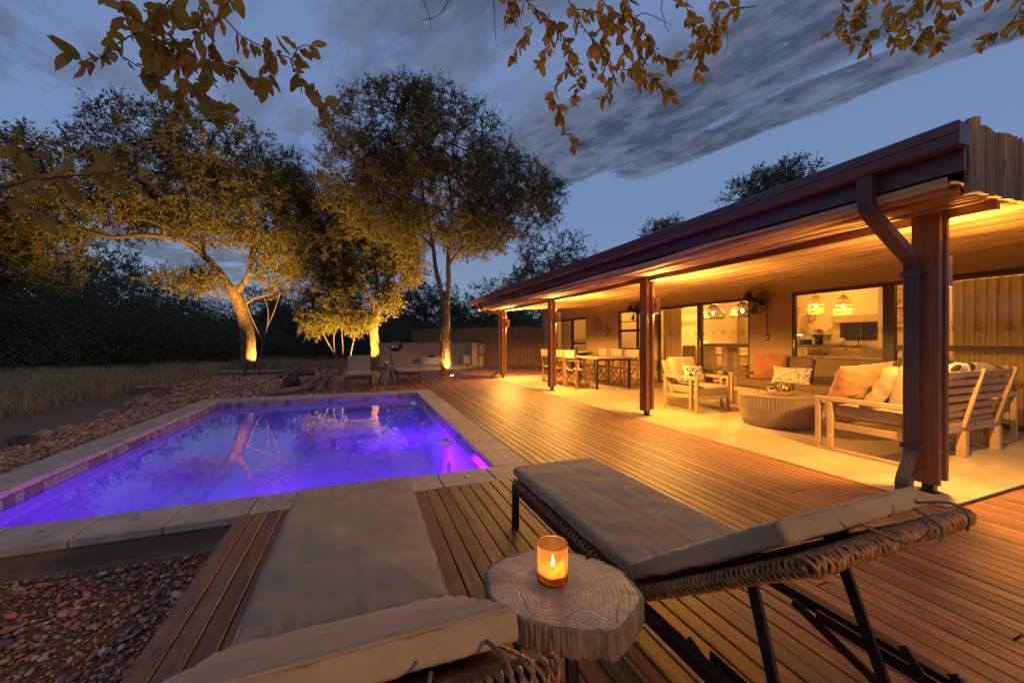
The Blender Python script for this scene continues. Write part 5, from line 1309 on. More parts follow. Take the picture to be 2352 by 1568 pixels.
pth = [(7.95, 16.25), (6.9, 16.8), (6.0, 17.6), (5.55, 18.6), (4.7, 20.2), (3.5, 21.8), (2.6, 22.7)]
pm = MB(); acc = []
for (a, b) in zip(pth[:-1], pth[1:]):
    L = math.dist(a, b); n = int(L/.042)
    for i in range(n): acc.append((a[0]+(b[0]-a[0])*i/n, a[1]+(b[1]-a[1])*i/n))
for x, y in acc:
    h_ = 1.82+rnd.uniform(-.03,.03); r_ = rnd.uniform(.016,.026); pm.tube([(x+rnd.uniform(-.01,.01), y+rnd.uniform(-.012,.012), -.1), (x, y, h_*.5), (x+rnd.uniform(-.012,.012), y, h_)], [r_, r_*rnd.uniform(.8,1.1), r_*.8], 6)
o = pm.out('poles', M['fencewood'], t, fix=False); o['kind'] = 'stuff'
for zz_ in (.5, 1.4):
    rl = MB(); [rl.beam((a[0]+.05, a[1]+.05, zz_), (b[0]+.05, b[1]+.05, zz_), .05, .05) for a, b in zip(pth[:-1], pth[1:])]; rl.out('rail', M['fencewood'], t)

# ------------------------------------------------------------------ uplights
def spike_light(loc, target, e, label, cone=95, emit=True, col=WARM):
    t = empty('garden_spotlight', loc, 0, label, 'spotlight', 'uplights under the garden trees')
    d = (Vector(target)-Vector(loc)).normalized(); q = d.to_track_quat('Z', 'Y').to_euler()
    MB().lathe([(0,0),(.030,0),(.034,.02),(.034,.10),(.031,.10),(.029,.085)], n=18).out('housing', M['black'], t, smooth=True, loc=(0,0,.22), rot=q)
    MB().lathe([(0,.084),(.030,.084)], n=18).out('lens', M['bulb'], t, loc=(0,0,.22), rot=q)
    MB().beam((0,0,-.1), (0,0,.23), .02, .012).out('spike', M['black'], t)
    l = lamp('spot_beam', 'SPOT', tuple(Vector((0,0,.22))+d*.115), e, col, parent=t, size=.03, cone=cone, blend=.55)
    l.rotation_euler = d.to_track_quat('-Z', 'Y').to_euler()
    return t
spike_light((-3.62, 17.75, -.09), (-4.7, 17.5, 4.5), 700, 'garden spotlight at the foot of the big leaning tree', 120)
spike_light((-3.1, 14.6, -.09), (-6.2, 17.2, 6.6), 5000, 'added spotlight in the gravel brightening the crown of the big leaning tree', 85)  # extra lamp, added to light the leaning tree's crown
spike_light((.20, 15.75, -.09), (.0, 16.5, 4.5), 1700, 'garden spotlight in front of the middle tree behind the left far lounger', 125)
spike_light((-1.35, 14.5, -.09), (-.7, 16.3, 4.0), 1600, 'added spotlight in the gravel brightening the dense shrub', 95)  # added lamp, lifts the shrub's brightness
t = empty('deck_uplight', (2.85, 13.0, .001), 0, 'round uplight set in the deck at the foot of the tall forked tree', 'spotlight', 'uplights under the garden trees')
MB().lathe([(.045,0),(.055,.004),(.06,0)], n=20).out('ring', M['steel'], t); MB().lathe([(0,.002),(.045,.002)], n=20).out('lens', M['bulb'], t)
l = lamp('spot_beam', 'SPOT', (0, 0, .02), 950, WARM, parent=t, size=.03, cone=100, blend=.5); l.rotation_euler = Vector((-.03, .04, 1)).to_track_quat('-Z', 'Y').to_euler()
spike_light((1.75, 15.75, .0), (-.2, 17.0, 5.6), 3600, 'added spotlight by the boma step brightening the middle tree', 80)  # added lamp, fills the dark middle tree crown
spike_light((3.7, 14.2, .0), (1.9, 13.7, 7.5), 2600, 'added spotlight on the deck edge brightening the crown of the forked tree', 80)  # extra lamp put in to light the forked tree's crown
# unlit path lamp stake beside the tree light
t = empty('stake_lamp', (-3.75, 15.7, -.09), 0, 'dark leaning garden stake lamp in the gravel in front of the big tree', 'garden lamp'); MB().tube([(-.08, 0, -.02), (.05, 0, .38)], .022, 8).out('stake', M['black'], t); MB().lathe([(.03,0),(.035,.08),(.0,.09)], n=12).out('head', M['black'], t, loc=(.055, 0, .38))
# ------------------------------------------------------------------ vegetation
def leaves_np(centres, dirs, L, W, rng, fold=.25):
    """one bent, pointed leaf (two quads) per centre; centres (n,3), dirs (n,3)"""
    n = len(centres); d = dirs/np.linalg.norm(dirs, axis=1, keepdims=True)
    up = rng.normal(size=(n,3)); s = np.cross(d, up); s /= np.linalg.norm(s, axis=1, keepdims=True)+1e-9; nn = np.cross(s, d)
    L_ = (L*rng.uniform(.65,1.25,n))[:,None]; W_ = (W*rng.uniform(.7,1.2,n))[:,None]
    a = centres; m = a+d*L_*.45-nn*L_*.04; b = a+d*L_-nn*L_*.16
    V = np.stack([a, m+s*W_*.5+nn*W_*fold, b, m-s*W_*.5+nn*W_*fold], 1).reshape(-1,3)
    F = np.arange(n*4).reshape(n,4); return V, F
def prisms_np(A, B, ra, rb):
    d = B-A; ln = np.linalg.norm(d, axis=1, keepdims=True)+1e-9; d = d/ln
    ref = np.where(np.abs(d[:,2:3]) < .9, np.array([[0,0,1.]]), np.array([[1.,0,0]])); s = np.cross(d, ref); s /= np.linalg.norm(s, axis=1, keepdims=True); u = np.cross(s, d)
    V = []
    for P_, r in ((A, ra), (B, rb)):
        for k in range(4):
            an = math.pi/2*k+.4; V.append(P_+s*(math.cos(an)*r)[:,None]+u*(math.sin(an)*r)[:,None] if hasattr(r, '__len__') else P_+s*math.cos(an)*r+u*math.sin(an)*r)
    V = np.stack(V, 1).reshape(-1,3); n = len(A); base = np.arange(n)[:,None]*8
    F = np.concatenate([base+np.array([[k, (k+1)%4, 4+(k+1)%4, 4+k]]) for k in range(4)], 0); return V, F
def make_tree(label, base, limbs, crowns, ncl, leaf=(.07,.035), per=10, twigs=6, seed=1, tip=.006, twlen=.38, mat='leaf', cat='tree', group='trees round the pool', hang=.35, name='tree', bark='bark', barky=.10, gap=.0):
    rng = np.random.default_rng(seed); t = empty(name, base, 0, label, cat, group); B0 = Vector(base)
    nodes = []; par = []; rad = []; trunk = MB()
    for pts, r0, r1 in limbs:
        sp = smooth_path([Vector(p)-B0 for p in pts], 6)
        if nodes:
            arr = np.array(nodes); i0 = int(np.argmin(((arr-np.array(sp[0]))**2).sum(1)))
        else: i0 = -1
        rr = [r0+(r1-r0)*(j/(len(sp)-1))**.8 for j in range(len(sp))]
        if not nodes: rr[0] *= 1.25; rr[1] *= 1.1
        k = 14; trunk_pts = sp; vs = []; fs = []; ref = Vector((1,0,0))
        for j, p in enumerate(sp):
            tg = (sp[min(j+1,len(sp)-1)]-sp[max(j-1,0)]).normalized(); a = tg.cross(Vector((.3,1,.2))).normalized(); b = tg.cross(a)
            for q in range(k):
                an = 2*math.pi*q/k; rv = rr[j]*(1+barky*1.6*mnoise.noise(Vector((math.cos(an)*2.2, math.sin(an)*2.2, j*.45+seed)))+barky*.7*mnoise.noise(Vector((math.cos(an)*6, math.sin(an)*6, j*.9))))
                vs.append(p+a*math.cos(an)*rv+b*math.sin(an)*rv)
        for j in range(len(sp)-1):
            for q in range(k): fs.append((j*k+q, j*k+(q+1)%k, (j+1)*k+(q+1)%k, (j+1)*k+q))
        trunk.add(vs, fs)
        prev = i0
        for j, p in enumerate(sp):
            nodes.append(tuple(p)); par.append(prev); rad.append(rr[j]); prev = len(nodes)-1
    nfix = len(nodes)
    # cluster points inside the crown blobs
    C = []; tot = sum(c[2] if len(c) > 2 else 1 for c in crowns)
    for c in crowns:
        w_ = (c[2] if len(c) > 2 else 1)/tot; n = int(ncl*w_); got = 0
        while got < n:
            v = rng.normal(size=3); v /= np.linalg.norm(v); r = rng.uniform()**(1/2.1)
            p = np.array(c[0])+v*r*np.array(c[1])
            if mnoise.noise(Vector(p*.9))*1.0+rng.uniform(-.35,.35) < -.16-gap and r < .95: continue
            C.append(p-np.array(B0)); got += 1
    C = np.array(C); N0 = np.array(nodes[:nfix]); dist = np.min(((C[:,None,:]-N0[None])**2).sum(2), 1); C = C[np.argsort(dist)]
    arr = np.zeros((nfix+len(C)*5, 3)); arr[:nfix] = N0; cnt = nfix; par_ = list(par); ends = []
    for c in C:
        d = arr[:cnt]-c; dd = np.sqrt((d**2).sum(1)); 
        pen = dd+.35*np.maximum(0, arr[:cnt,2]-c[2]-.3)
        pen[:max(3, 3)] += 5
        i = int(np.argmin(pen)); p0 = arr[i]; L = dd[i]; k = max(1, min(4, int(L/.35))); prev = i
        perp = rng.normal(size=3)*L*.10
        for j in range(1, k+1):
            f = j/k; q = p0+(c-p0)*f+perp*math.sin(math.pi*f)+np.array([0,0,L*.10*math.sin(math.pi*f)]); arr[cnt] = q; par_.append(prev); prev = cnt; cnt += 1
        ends.append(prev)
    load = np.zeros(cnt)
    for e in ends: load[e] += 1
    for i in range(cnt-1, nfix-1, -1): load[par_[i]] += load[i]
    idx = np.arange(nfix, cnt); pr = np.array([par_[i] for i in idx]); rb = tip*np.maximum(1, load[idx])**.46; rmax = np.array([rad[p]*.6 if p < nfix else 9 for p in pr]); ra = np.minimum(np.where(pr < nfix, rb*1.15, tip*np.maximum(1, load[pr])**.46), rmax); rb = np.minimum(rb, ra)
    V1, F1 = prisms_np(arr[pr], arr[idx], ra, rb)
    # twigs and leaves at cluster ends
    E_ = arr[np.array(ends)]; n = len(E_)*twigs; src = np.repeat(E_, twigs, 0); cen = np.mean([np.array(c[0])-np.array(B0) for c in crowns], 0)
    out = np.repeat(E_-arr[np.array([par_[e] for e in ends])], twigs, 0); out /= np.linalg.norm(out, axis=1, keepdims=True)+1e-9
    td = rng.normal(size=(n,3))*.8+out*.7; td[:,2] += .15; td /= np.linalg.norm(td, axis=1, keepdims=True); tl = twlen*rng.uniform(.5,1.3,n)[:,None]
    te = src+td*tl; V2, F2 = prisms_np(src, te, np.full(n, tip*.6), np.full(n, tip*.3))
    V = np.concatenate([V1, V2]); F = np.concatenate([F1, F2+len(V1)])
    trunk.out('trunk', M[bark], t, smooth=True, fix=False)
    fast_mesh('branches', V, F, M[bark], t)
    n2 = n*per; s2 = np.repeat(src, per, 0); d2 = np.repeat(td, per, 0); l2 = np.repeat(tl, per, 0); u = rng.uniform(.1,1.05,n2)[:,None]
    pos = s2+d2*l2*u+rng.normal(size=(n2,3))*.02; ld = d2*.5+rng.normal(size=(n2,3))*.8; ld[:,2] -= hang
    LV, LF = leaves_np(pos, ld, leaf[0], leaf[1], rng); fast_mesh('crown', LV, LF, M[mat], t)
    return t

make_tree('big leaning tree on the left, its trunk glowing from the spotlight at its foot', (-4.24, 18.0, -.10),
    [([(-4.24,18.0,-.15),(-4.22,18.0,.9),(-4.30,17.95,1.9),(-4.55,17.9,2.75),(-4.75,17.8,3.3)], .29, .20),
     ([(-4.62,17.88,2.9),(-4.95,17.7,3.6),(-5.45,17.4,4.3),(-6.0,17.1,4.75),(-6.9,16.7,4.75),(-7.8,16.6,4.6),(-8.8,16.4,4.9)], .15, .05),
     ([(-4.6,17.85,3.0),(-4.15,17.7,3.7),(-4.0,17.6,4.6),(-3.9,17.5,5.6),(-4.1,17.3,6.8)], .12, .04),
     ([(-5.45,17.4,4.3),(-5.6,17.6,5.2),(-6.1,17.9,6.2),(-6.3,18.1,7.4)], .08, .03),
     ([(-4.3,17.9,2.6),(-3.9,17.7,2.85),(-3.3,17.5,3.0)], .05, .02),
     ([(-4.0,17.6,4.4),(-3.4,17.2,5.3),(-2.6,16.9,6.0)], .06, .02),
     ([(-4.55,17.9,2.8),(-5.2,17.7,2.9),(-6.0,17.4,3.2)], .04, .015)],
    [((-5.6,17.4,7.4),(3.6,2.6,2.2),3.0), ((-8.6,16.6,6.0),(2.8,2.2,1.7),2.0), ((-3.2,17.3,6.1),(2.0,2.0,1.9),1.6), ((-6.0,16.9,5.5),(2.2,1.8,.9),1.0), ((-5.9,17.3,3.35),(1.1,.8,.45),.35), ((-10.2,16.5,4.5),(1.8,1.6,1.1),.7), ((-3.0,17.3,4.0),(.9,.9,.8),.3), ((-1.9,17.0,6.4),(1.5,1.4,1.5),1.0)],
    2050, leaf=(.082,.046), per=11, twigs=6, seed=4, twlen=.42)
make_tree('tall forked tree rising through the deck with stripped bark round its lit lower trunk', (2.64, 13.34, -.10),
    [([(2.64,13.34,-.2),(2.70,13.34,.6),(2.66,13.36,1.3),(2.72,13.38,2.0),(2.68,13.42,2.6)], .15, .13),
     ([(2.70,13.4,2.1),(2.55,13.44,2.9),(2.38,13.5,3.7),(2.30,13.6,4.5),(2.1,13.7,5.6),(1.9,13.8,6.8)], .105, .04),
     ([(2.70,13.4,2.2),(2.80,13.36,3.0),(2.78,13.3,3.9),(2.80,13.3,4.6),(2.9,13.3,6.0),(2.7,13.4,7.4)], .105, .04),
     ([(2.80,13.3,3.8),(3.15,13.1,4.3),(3.7,12.9,4.75),(4.6,12.6,5.3)], .06, .025),
     ([(2.30,13.6,4.4),(1.6,13.8,5.2),(.8,14.1,5.9)], .05, .02)],
    [((2.1,13.7,7.6),(3.5,2.4,2.1),3.0), ((4.8,12.8,6.2),(2.1,1.6,1.5),1.4), ((.2,14.3,6.6),(1.7,1.6,1.7),1.1), ((3.6,13.1,4.9),(1.7,1.4,.8),.9), ((1.4,13.9,5.2),(1.5,1.3,.9),.8), ((2.0,13.8,9.4),(1.7,1.4,.6),.5)],
    2300, leaf=(.068,.036), per=11, twigs=6, seed=7, twlen=.34)
# stripped bark shreds round the lower trunk
sh = MB()
for k in range(420):
    a = rnd.uniform(0, 6.28); z = rnd.uniform(.25, 1.75); r = .158; c = Vector((2.67+r*math.cos(a)-2.64, 13.35+r*math.sin(a)-13.34, z+.1)); d = Vector((math.cos(a)*rnd.uniform(.1,.9), math.sin(a)*rnd.uniform(.1,.9), rnd.uniform(-1,1))).normalized(); L = rnd.uniform(.05,.16)
    sh.beam(c-d*L*.3, c+d*L, .012, .004, w1=.003, h1=.002)
tr3 = [o for o in bpy.data.objects if o.get('label', '').startswith('tall forked')][0]
o = sh.out('bark_shreds', M['bark'], tr3, fix=False); o['kind'] = 'stuff'
make_tree('middle tree behind the far left lounger, lit from below', (.42, 16.6, -.10),
    [([(.42,16.6,-.2),(.50,16.6,.8),(.42,16.65,1.6),(.55,16.7,2.3),(.7,16.8,2.9)], .20, .14),
     ([(.58,16.7,2.4),(.55,16.8,3.4),(.45,16.9,4.4),(.2,17.0,5.6)], .10, .04),
     ([(.7,16.8,2.8),(.95,16.8,3.6),(1.3,16.7,4.4),(1.9,16.6,5.1)], .09, .03),
     ([(.45,16.65,1.7),(.0,16.4,2.4),(-.6,16.2,3.1),(-1.3,16.0,3.6)], .08, .03)],
    [((-.1,16.9,5.4),(2.4,2.0,1.6),2.2), ((-1.7,16.4,4.4),(1.7,1.5,1.2),1.2), ((1.5,16.6,4.4),(1.2,1.2,1.0),.7), ((.8,16.2,2.9),(.7,.6,.7),.3)],
    1150, leaf=(.078,.042), per=10, twigs=6, seed=12, twlen=.38)
make_tree('dense lit shrub with thin crooked stems left of the middle tree', (-.75, 16.0, -.10),
    [([(-.75,16.0,-.15),(-.95,15.95,.6),(-1.25,15.9,1.2),(-1.5,15.85,1.8)], .035, .015),
     ([(-.72,16.0,-.15),(-.70,16.0,.9),(-.75,16.0,1.8)], .03, .012), ([(-.45,16.0,-.15),(-.40,16.0,.8),(-.15,16.0,1.7)], .03, .012), ([(-.95,15.95,.6),(-1.0,15.9,1.3),(-.8,15.9,1.9)], .02, .01)],
    [((-.8,16.0,2.6),(1.45,.9,1.0),2.0), ((-.5,16.1,3.5),(1.0,.8,.6),.8), ((-.2,15.9,1.9),(.7,.6,.5),.6), ((-1.6,15.9,1.9),(.6,.5,.6),.5)],
    620, leaf=(.070,.038), per=10, twigs=6, seed=15, twlen=.26, tip=.004)
make_tree('thin bare sapling crossing in front of the big leaning tree', (-3.55, 16.8, -.10),
    [([(-3.55,16.8,-.15),(-3.5,16.8,.8),(-3.35,16.8,1.6),(-3.1,16.8,2.3),(-2.9,16.8,3.0)], .03, .012), ([(-3.45,16.8,1.1),(-3.7,16.8,1.7),(-3.95,16.8,2.4),(-4.1,16.7,3.1)], .018, .008), ([(-3.35,16.8,1.5),(-3.3,16.8,2.3),(-3.5,16.8,3.0)], .016, .008)],
    [((-3.0,16.8,3.3),(.9,.6,.7),1)], 40, leaf=(.05,.025), per=3, twigs=4, seed=18, twlen=.3, tip=.004, gap=0)
def far_tree(label, base, h, w_, seed, ncl=330, leaf=(.11,.06), per=9, mat='leafbg', crowns=None, group='trees behind the house and bushveld'):
    x, y, z = base
    crowns = crowns or [((x, y, z+h*.68), (w_, w_*.8, h*.30), 2), ((x-w_*.4, y, z+h*.5), (w_*.7, w_*.6, h*.25), 1), ((x+w_*.45, y, z+h*.52), (w_*.6, w_*.6, h*.24), 1)]
    make_tree(label, base, [([(x,y,z-.2),(x+.05,y,z+h*.15),(x-.1,y,z+h*.32),(x+.1,y,z+h*.6)], .03*h, .01*h), ([(x,y,z+h*.25),(x-w_*.3,y,z+h*.42),(x-w_*.5,y,z+h*.6)], .015*h, .006*h), ([(x,y,z+h*.28),(x+w_*.3,y,z+h*.45),(x+w_*.5,y,z+h*.62)], .015*h, .006*h)],
              crowns, ncl, leaf=leaf, per=per, twigs=5, seed=seed, mat=mat, twlen=.5, group=group, tip=.008)
far_tree('two topped tree standing behind the far end of the house roof', (11.0, 21.5, -.1), 7.9, 3.2, 31, ncl=360, crowns=[((9.6,20.6,5.3),(1.5,1.4,1.8),1.2), ((11.6,20.6,5.7),(1.3,1.3,2.1),1.2), ((13.2,20.4,5.0),(1.6,1.4,1.6),1), ((8.5,20.8,4.3),(1.6,1.2,1.1),.8)])
far_tree('dark tree top showing over the middle of the house roof', (20.4, 15.2, -.1), 11.2, 2.6, 33, ncl=260, crowns=[((19.8,14.6,9.1),(1.9,1.6,1.1),1), ((21.6,14.0,9.9),(1.3,1.3,1.1),1)])
far_tree('small tree top just clearing the house roof left of the dark one', (17.2, 18.4, -.1), 8.9, 1.8, 34, ncl=150, crowns=[((16.9,18.3,7.6),(1.3,1.2,.9),1)])
far_tree('dark tree left of the big leaning tree at the picture edge', (-13.5, 17.5, -.1), 8.0, 4.0, 35, ncl=520, crowns=[((-13.2,17.2,5.2),(3.4,2.6,2.4),2), ((-10.8,17.5,3.9),(2.0,1.8,1.5),1)])
far_tree('tall dark tree standing behind the bushes at far left', (-19.5, 25, -.1), 9.0, 3.6, 44, ncl=420, leaf=(.13,.07))
far_tree('dark tree rising behind the low bushes left of the leaning limb', (-15.6, 31, -.1), 8.0, 3.2, 45, ncl=320, leaf=(.13,.07))
far_tree('rounded tree in the distance seen below the leaning limb', (-12.5, 33, -.1), 6.6, 2.3, 36, ncl=200, leaf=(.12,.06), per=6)
far_tree('dark tree beyond the grass between the lit trunks', (-6.0, 33, -.1), 5.8, 2.6, 37, ncl=260, leaf=(.13,.07))
far_tree('small dark tree on the grass right of the big leaning tree', (-2.6, 24, -.1), 3.6, 2.0, 38, ncl=200, leaf=(.09,.05))
far_tree('dark tree behind the boma wall on the left', (3.4, 27, -.1), 6.2, 2.6, 39, ncl=300, leaf=(.11,.06))
far_tree('dark tree behind the pole fence, nearest the roof end', (9.2, 25.5, -.1), 5.6, 3.0, 40, ncl=340, leaf=(.11,.06))
far_tree('dark tree behind the boma wall in the middle', (6.2, 28.5, -.1), 5.4, 2.6, 41, ncl=280, leaf=(.12,.06))
# bushes: each a thing; several share a mesh
def bush(seed, r, h, ncl=150, leaf=(.10,.05), per=8):
    rng = np.random.default_rng(seed); n = ncl*40
    ph = rng.uniform(0, 6.28, ncl); rr = rng.uniform(0, 1, ncl)**.5; zc = rng.uniform(.1, 1, ncl)*np.sqrt(np.maximum(0, 1-(rr*.95)**2))
    c = np.stack([np.cos(ph)*rr*r, np.sin(ph)*rr*r, zc*h], 1); s = np.repeat(c, 40, 0)+rng.normal(size=(n,3))*np.array([.28,.28,.22])*r*.45
    s[:,2] = np.maximum(s[:,2], .02); d = rng.normal(size=(n,3)); V, F = leaves_np(s, d, leaf[0], leaf[1], rng)
    return V, F
bm_ = []
for k, (r, h) in enumerate(((2.6, 2.9), (2.2, 2.2), (3.2, 3.4))):
    V, F = bush(60+k, r, h, ncl=(330, 260, 400)[k]); o = fast_mesh('crown', V, F, M['leafbg']); bm_.append(o.data); bpy.data.objects.remove(o)
st_ = MB()
for k in range(9):
    a = k*.7; st_.tube([(0,0,-.1), (.5*math.cos(a), .5*math.sin(a), .9), (1.1*math.cos(a), 1.1*math.sin(a), 1.7)], [.05,.035,.015], 5)
st_me = st_.mesh('stem', M['bark'])
BS = [((-16.5,20.5),2,1.4,'grey green bush at the far left edge of the grass'), ((-11.6,20.5),0,1.3,'dark feathery bush left of the big tree, nearest the grass'), ((-9.0,23.5),1,1.35,'low dark bush just right of the feathery one'),
      ((-14.5,26),2,1.75,'tall dark bush behind the feathery bush'), ((-18.5,28),2,2.0,'wide dark bush at the left horizon'), ((-7.4,27.5),0,1.2,'dark bush far behind the leaning trunk'), ((-10.5,31),2,1.35,'broad dark bush on the far side of the grass'),
      ((-4.3,30),1,1.2,'dark bush far behind between two trunks'), ((-1.5,27.5),0,1.0,'dark bush behind the lit shrub'), ((1.0,24.5),0,.95,'dark bush just behind the middle tree'), ((5.2,24.5),2,.9,'dark bush against the outside of the pole fence'),
      ((7.9,20.6),0,.95,'dark bush pressing over the pole fence by the house'), ((-21,22),2,1.3,'dark bush outside the left picture edge'), ((2.6,31),2,1.1,'dark bush far behind the boma'), ((-24,33),2,1.5,'dark bush at the far left skyline')]
for k, ((x, y), mi, sc, l) in enumerate(BS):
    t = empty('bush', (x, y, terrain_z(x, y)), rnd.uniform(0, 6.28), l, 'bush', 'dark bushes round the grass'); t.scale = (sc, sc, sc*rnd.uniform(.9,1.1))
    link_mesh('crown', bm_[mi], t); link_mesh('stem', st_me, t)
# distant wood as one mass
rng = np.random.default_rng(90); n = 60000; ang = rng.uniform(-1.25, 1.05, n)-R(0); dist = rng.uniform(40, 62, n); hh = 3.6+1.6*np.array([mnoise.noise(Vector((a*9, 0, 0))) + .6*mnoise.noise(Vector((a*31, 3, 0))) for a in ang])
P_ = np.stack([np.sin(ang)*dist, np.cos(ang)*dist, rng.uniform(0, 1, n)**.8*hh], 1); V, F = leaves_np(P_, rng.normal(size=(n,3)), .55, .30, rng)
o = fast_mesh('distant_woodland', V, F, M['leafbg']); tag(o, 'dark bushveld woodland on the horizon', kind='stuff')

# grass
def grass(n, region, hmin, hmax, seed, dens=None, w_=.012, clump=.5):
    rng = np.random.default_rng(seed); x0, x1, y0, y1 = region; P_ = []
    while len(P_) < n:
        x, y = rng.uniform(x0, x1), y0+(y1-y0)*rng.uniform()**1.5
        if region_ok(x, y) and mnoise.noise(Vector((x*.7, y*.7, 5)))+rng.uniform(-.5,.6) > -.15: P_.append((x, y, terrain_z(x, y)))
    P_ = np.repeat(np.array(P_), 7, 0); m = len(P_); P_[:,:2] += rng.normal(size=(m,2))*.09
    h = rng.uniform(hmin, hmax, m)*(.7+.5*np.array([mnoise.noise(Vector((p[0]*.35, p[1]*.35, 2))) for p in P_])); lean = rng.normal(size=(m,2))*.30*h[:,None]; ww = w_*rng.uniform(.6,1.5,m)*(1+P_[:,1]/30); an = rng.uniform(0, 3.14, m)
    s = np.stack([np.cos(an)*ww, np.sin(an)*ww, np.zeros(m)], 1)
    mid = P_+np.concatenate([lean*.4, (h*.55)[:,None]], 1); top = P_+np.concatenate([lean, h[:,None]], 1)
    V = np.stack([P_-s*.5, P_+s*.5, mid+s*.45, mid-s*.45, top+s*.12, top-s*.12], 1).reshape(-1,3); b = np.arange(m)[:,None]*6
    F = np.concatenate([b+np.array([[0,1,2,3]]), b+np.array([[3,2,4,5]])]); return V, F
def gravel_edge(y):   # x of the boundary between gravel and soil / grass
    if y < 9.5: return -3.85
    return -4.1-.25*(y-9.5) if y < 12 else -4.7-.10*(y-12)
def region_ok(x, y):
    if y < 6.5: return x < -6.0+.12*mnoise.noise(Vector((x, y, 0)))
    if y < 12.5: return x < -5.3-(12.5-y)*.12+.6*mnoise.noise(Vector((y*.6, 0, 0)))
    if y < 18.6: return x < -4.9-.0*(y)+.5*mnoise.noise(Vector((y*.6, 0, 0)))
    return x < 1.5+.4*mnoise.noise(Vector((y, x, 0))) and (y > 18.9+.35*mnoise.noise(Vector((x*.8, 1, 0))))
V, F = grass(26000, (-24, 2, 2.0, 34), .22, .55, 5); o = fast_mesh('grass', V, F, M['grass']); tag(o, 'tall dry bushveld grass beyond the gravel', 'grass', kind='stuff'); del o['category']

# pebbles
ico = bmesh.new(); bmesh.ops.create_icosphere(ico, subdivisions=1, radius=1.0); ICV = np.array([v.co[:] for v in ico.verts]); ICF = np.array([[v.index for v in f.verts] for f in ico.faces]); ico.free()
ico = bmesh.new(); bmesh.ops.create_icosphere(ico, subdivisions=2, radius=1.0); IC2V = np.array([v.co[:] for v in ico.verts]); IC2F = np.array([[v.index for v in f.verts] for f in ico.faces]); ico.free()
def pebbles(P_, size, seed, hi=False):
    rng = np.random.default_rng(seed); n = len(P_); V0, F0 = (IC2V, IC2F) if hi else (ICV, ICF); k = len(V0)
    s = size*rng.lognormal(0, .32, n)[:,None]*np.stack([rng.uniform(.8,1.5,n), rng.uniform(.6,1.0,n), rng.uniform(.38,.7,n)], 1)
    V = V0[None]*(1+rng.uniform(-.14,.14,(n,k,1)))*s[:,None,:]; a = rng.uniform(0, 6.28, n); tx = rng.normal(size=n)*.35
    ct, st = np.cos(tx)[:,None], np.sin(tx)[:,None]; y, z = V[:,:,1].copy(), V[:,:,2].copy(); V[:,:,1], V[:,:,2] = y*ct-z*st, y*st+z*ct
    ca, sa = np.cos(a)[:,None], np.sin(a)[:,None]; x, y = V[:,:,0].copy(), V[:,:,1].copy(); V[:,:,0], V[:,:,1] = x*ca-y*sa, x*sa+y*ca
    V = V+P_[:,None,:]; return V.reshape(-1,3), (F0[None]+(np.arange(n)*k)[:,None,None]).reshape(-1,3)
def scatter(n, x0, x1, y0, y1, seed, size, ok=lambda x, y: True, lift=.6):
    rng = np.random.default_rng(seed); out = []
    while len(out) < n:
        x, y = rng.uniform(x0, x1), rng.uniform(y0, y1)
        if ok(x, y): out.append((x, y, terrain_z(x, y)+rng.uniform(-.2, lift)*size))
    return np.array(out)
gv = None
parts = []
near_ok = lambda x, y: x < -.815 and (x > -3.2) and x+y*.0 > -3.2
A_ = scatter(9500, -2.6, -.82, .9, 3.05, 101, .012, lift=2.2); Va, Fa = pebbles(A_, .0098, 1, hi=True)
B_ = scatter(11000, -4.3, -3.0, 2.2, 9.5, 102, .018, ok=lambda x, y: x > gravel_edge(y)-.12*rnd.random(), lift=1.4); Vb, Fb = pebbles(B_, .020, 2)
C_ = scatter(17000, -5.6, 1.4, 9.5, 18.9, 103, .03, ok=lambda x, y: x > gravel_edge(y)-.2*rnd.random() and not (x > -.72 and y < 14.25) and not (x > .25 and y < 15.3), lift=1.3); Vc, Fc = pebbles(C_, .033, 3)
D_ = scatter(900, -.9, .3, 14.2, 16.0, 104, .03, lift=1.3); Vd, Fd = pebbles(D_, .033, 4)
gravel = fast_mesh('gravel', Va, Fa, M['pebble'], smooth=True); tag(gravel, 'brown and red river pebbles round the pool', kind='stuff')
Vq = np.concatenate([Vb, Vc, Vd]); Fq = np.concatenate([Fb, Fc+len(Vb), Fd+len(Vb)+len(Vc)]); o = fast_mesh('gravel', Vq, Fq, M['pebble'], smooth=True); tag(o, 'pebbles and chips beyond the pool', kind='stuff')
# the largest showing stones of the near bed, each its own part
pb_me = []
for k in range(8):
    V, F = pebbles(np.zeros((1,3)), .014, 200+k, hi=True); oo = fast_mesh('pebble', V, F, M['pebble'], smooth=True); pb_me.append(oo.data); bpy.data.objects.remove(oo)
bed = empty('pebble_bed', (-1.5, 2.0, -.36), kind='structure')
for k in range(290):
    x = rnd.uniform(-2.2, -.84); y = rnd.uniform(1.1, 2.95); s_ = rnd.uniform(.7, 1.35)
    link_mesh('pebble', rnd.choice(pb_me), bed, (x+1.5, y-2.0, terrain_z(x, y)+.36+.024), (rnd.uniform(-.3,.3), rnd.uniform(-.3,.3), rnd.uniform(0, 6.28)), (s_, s_, s_))
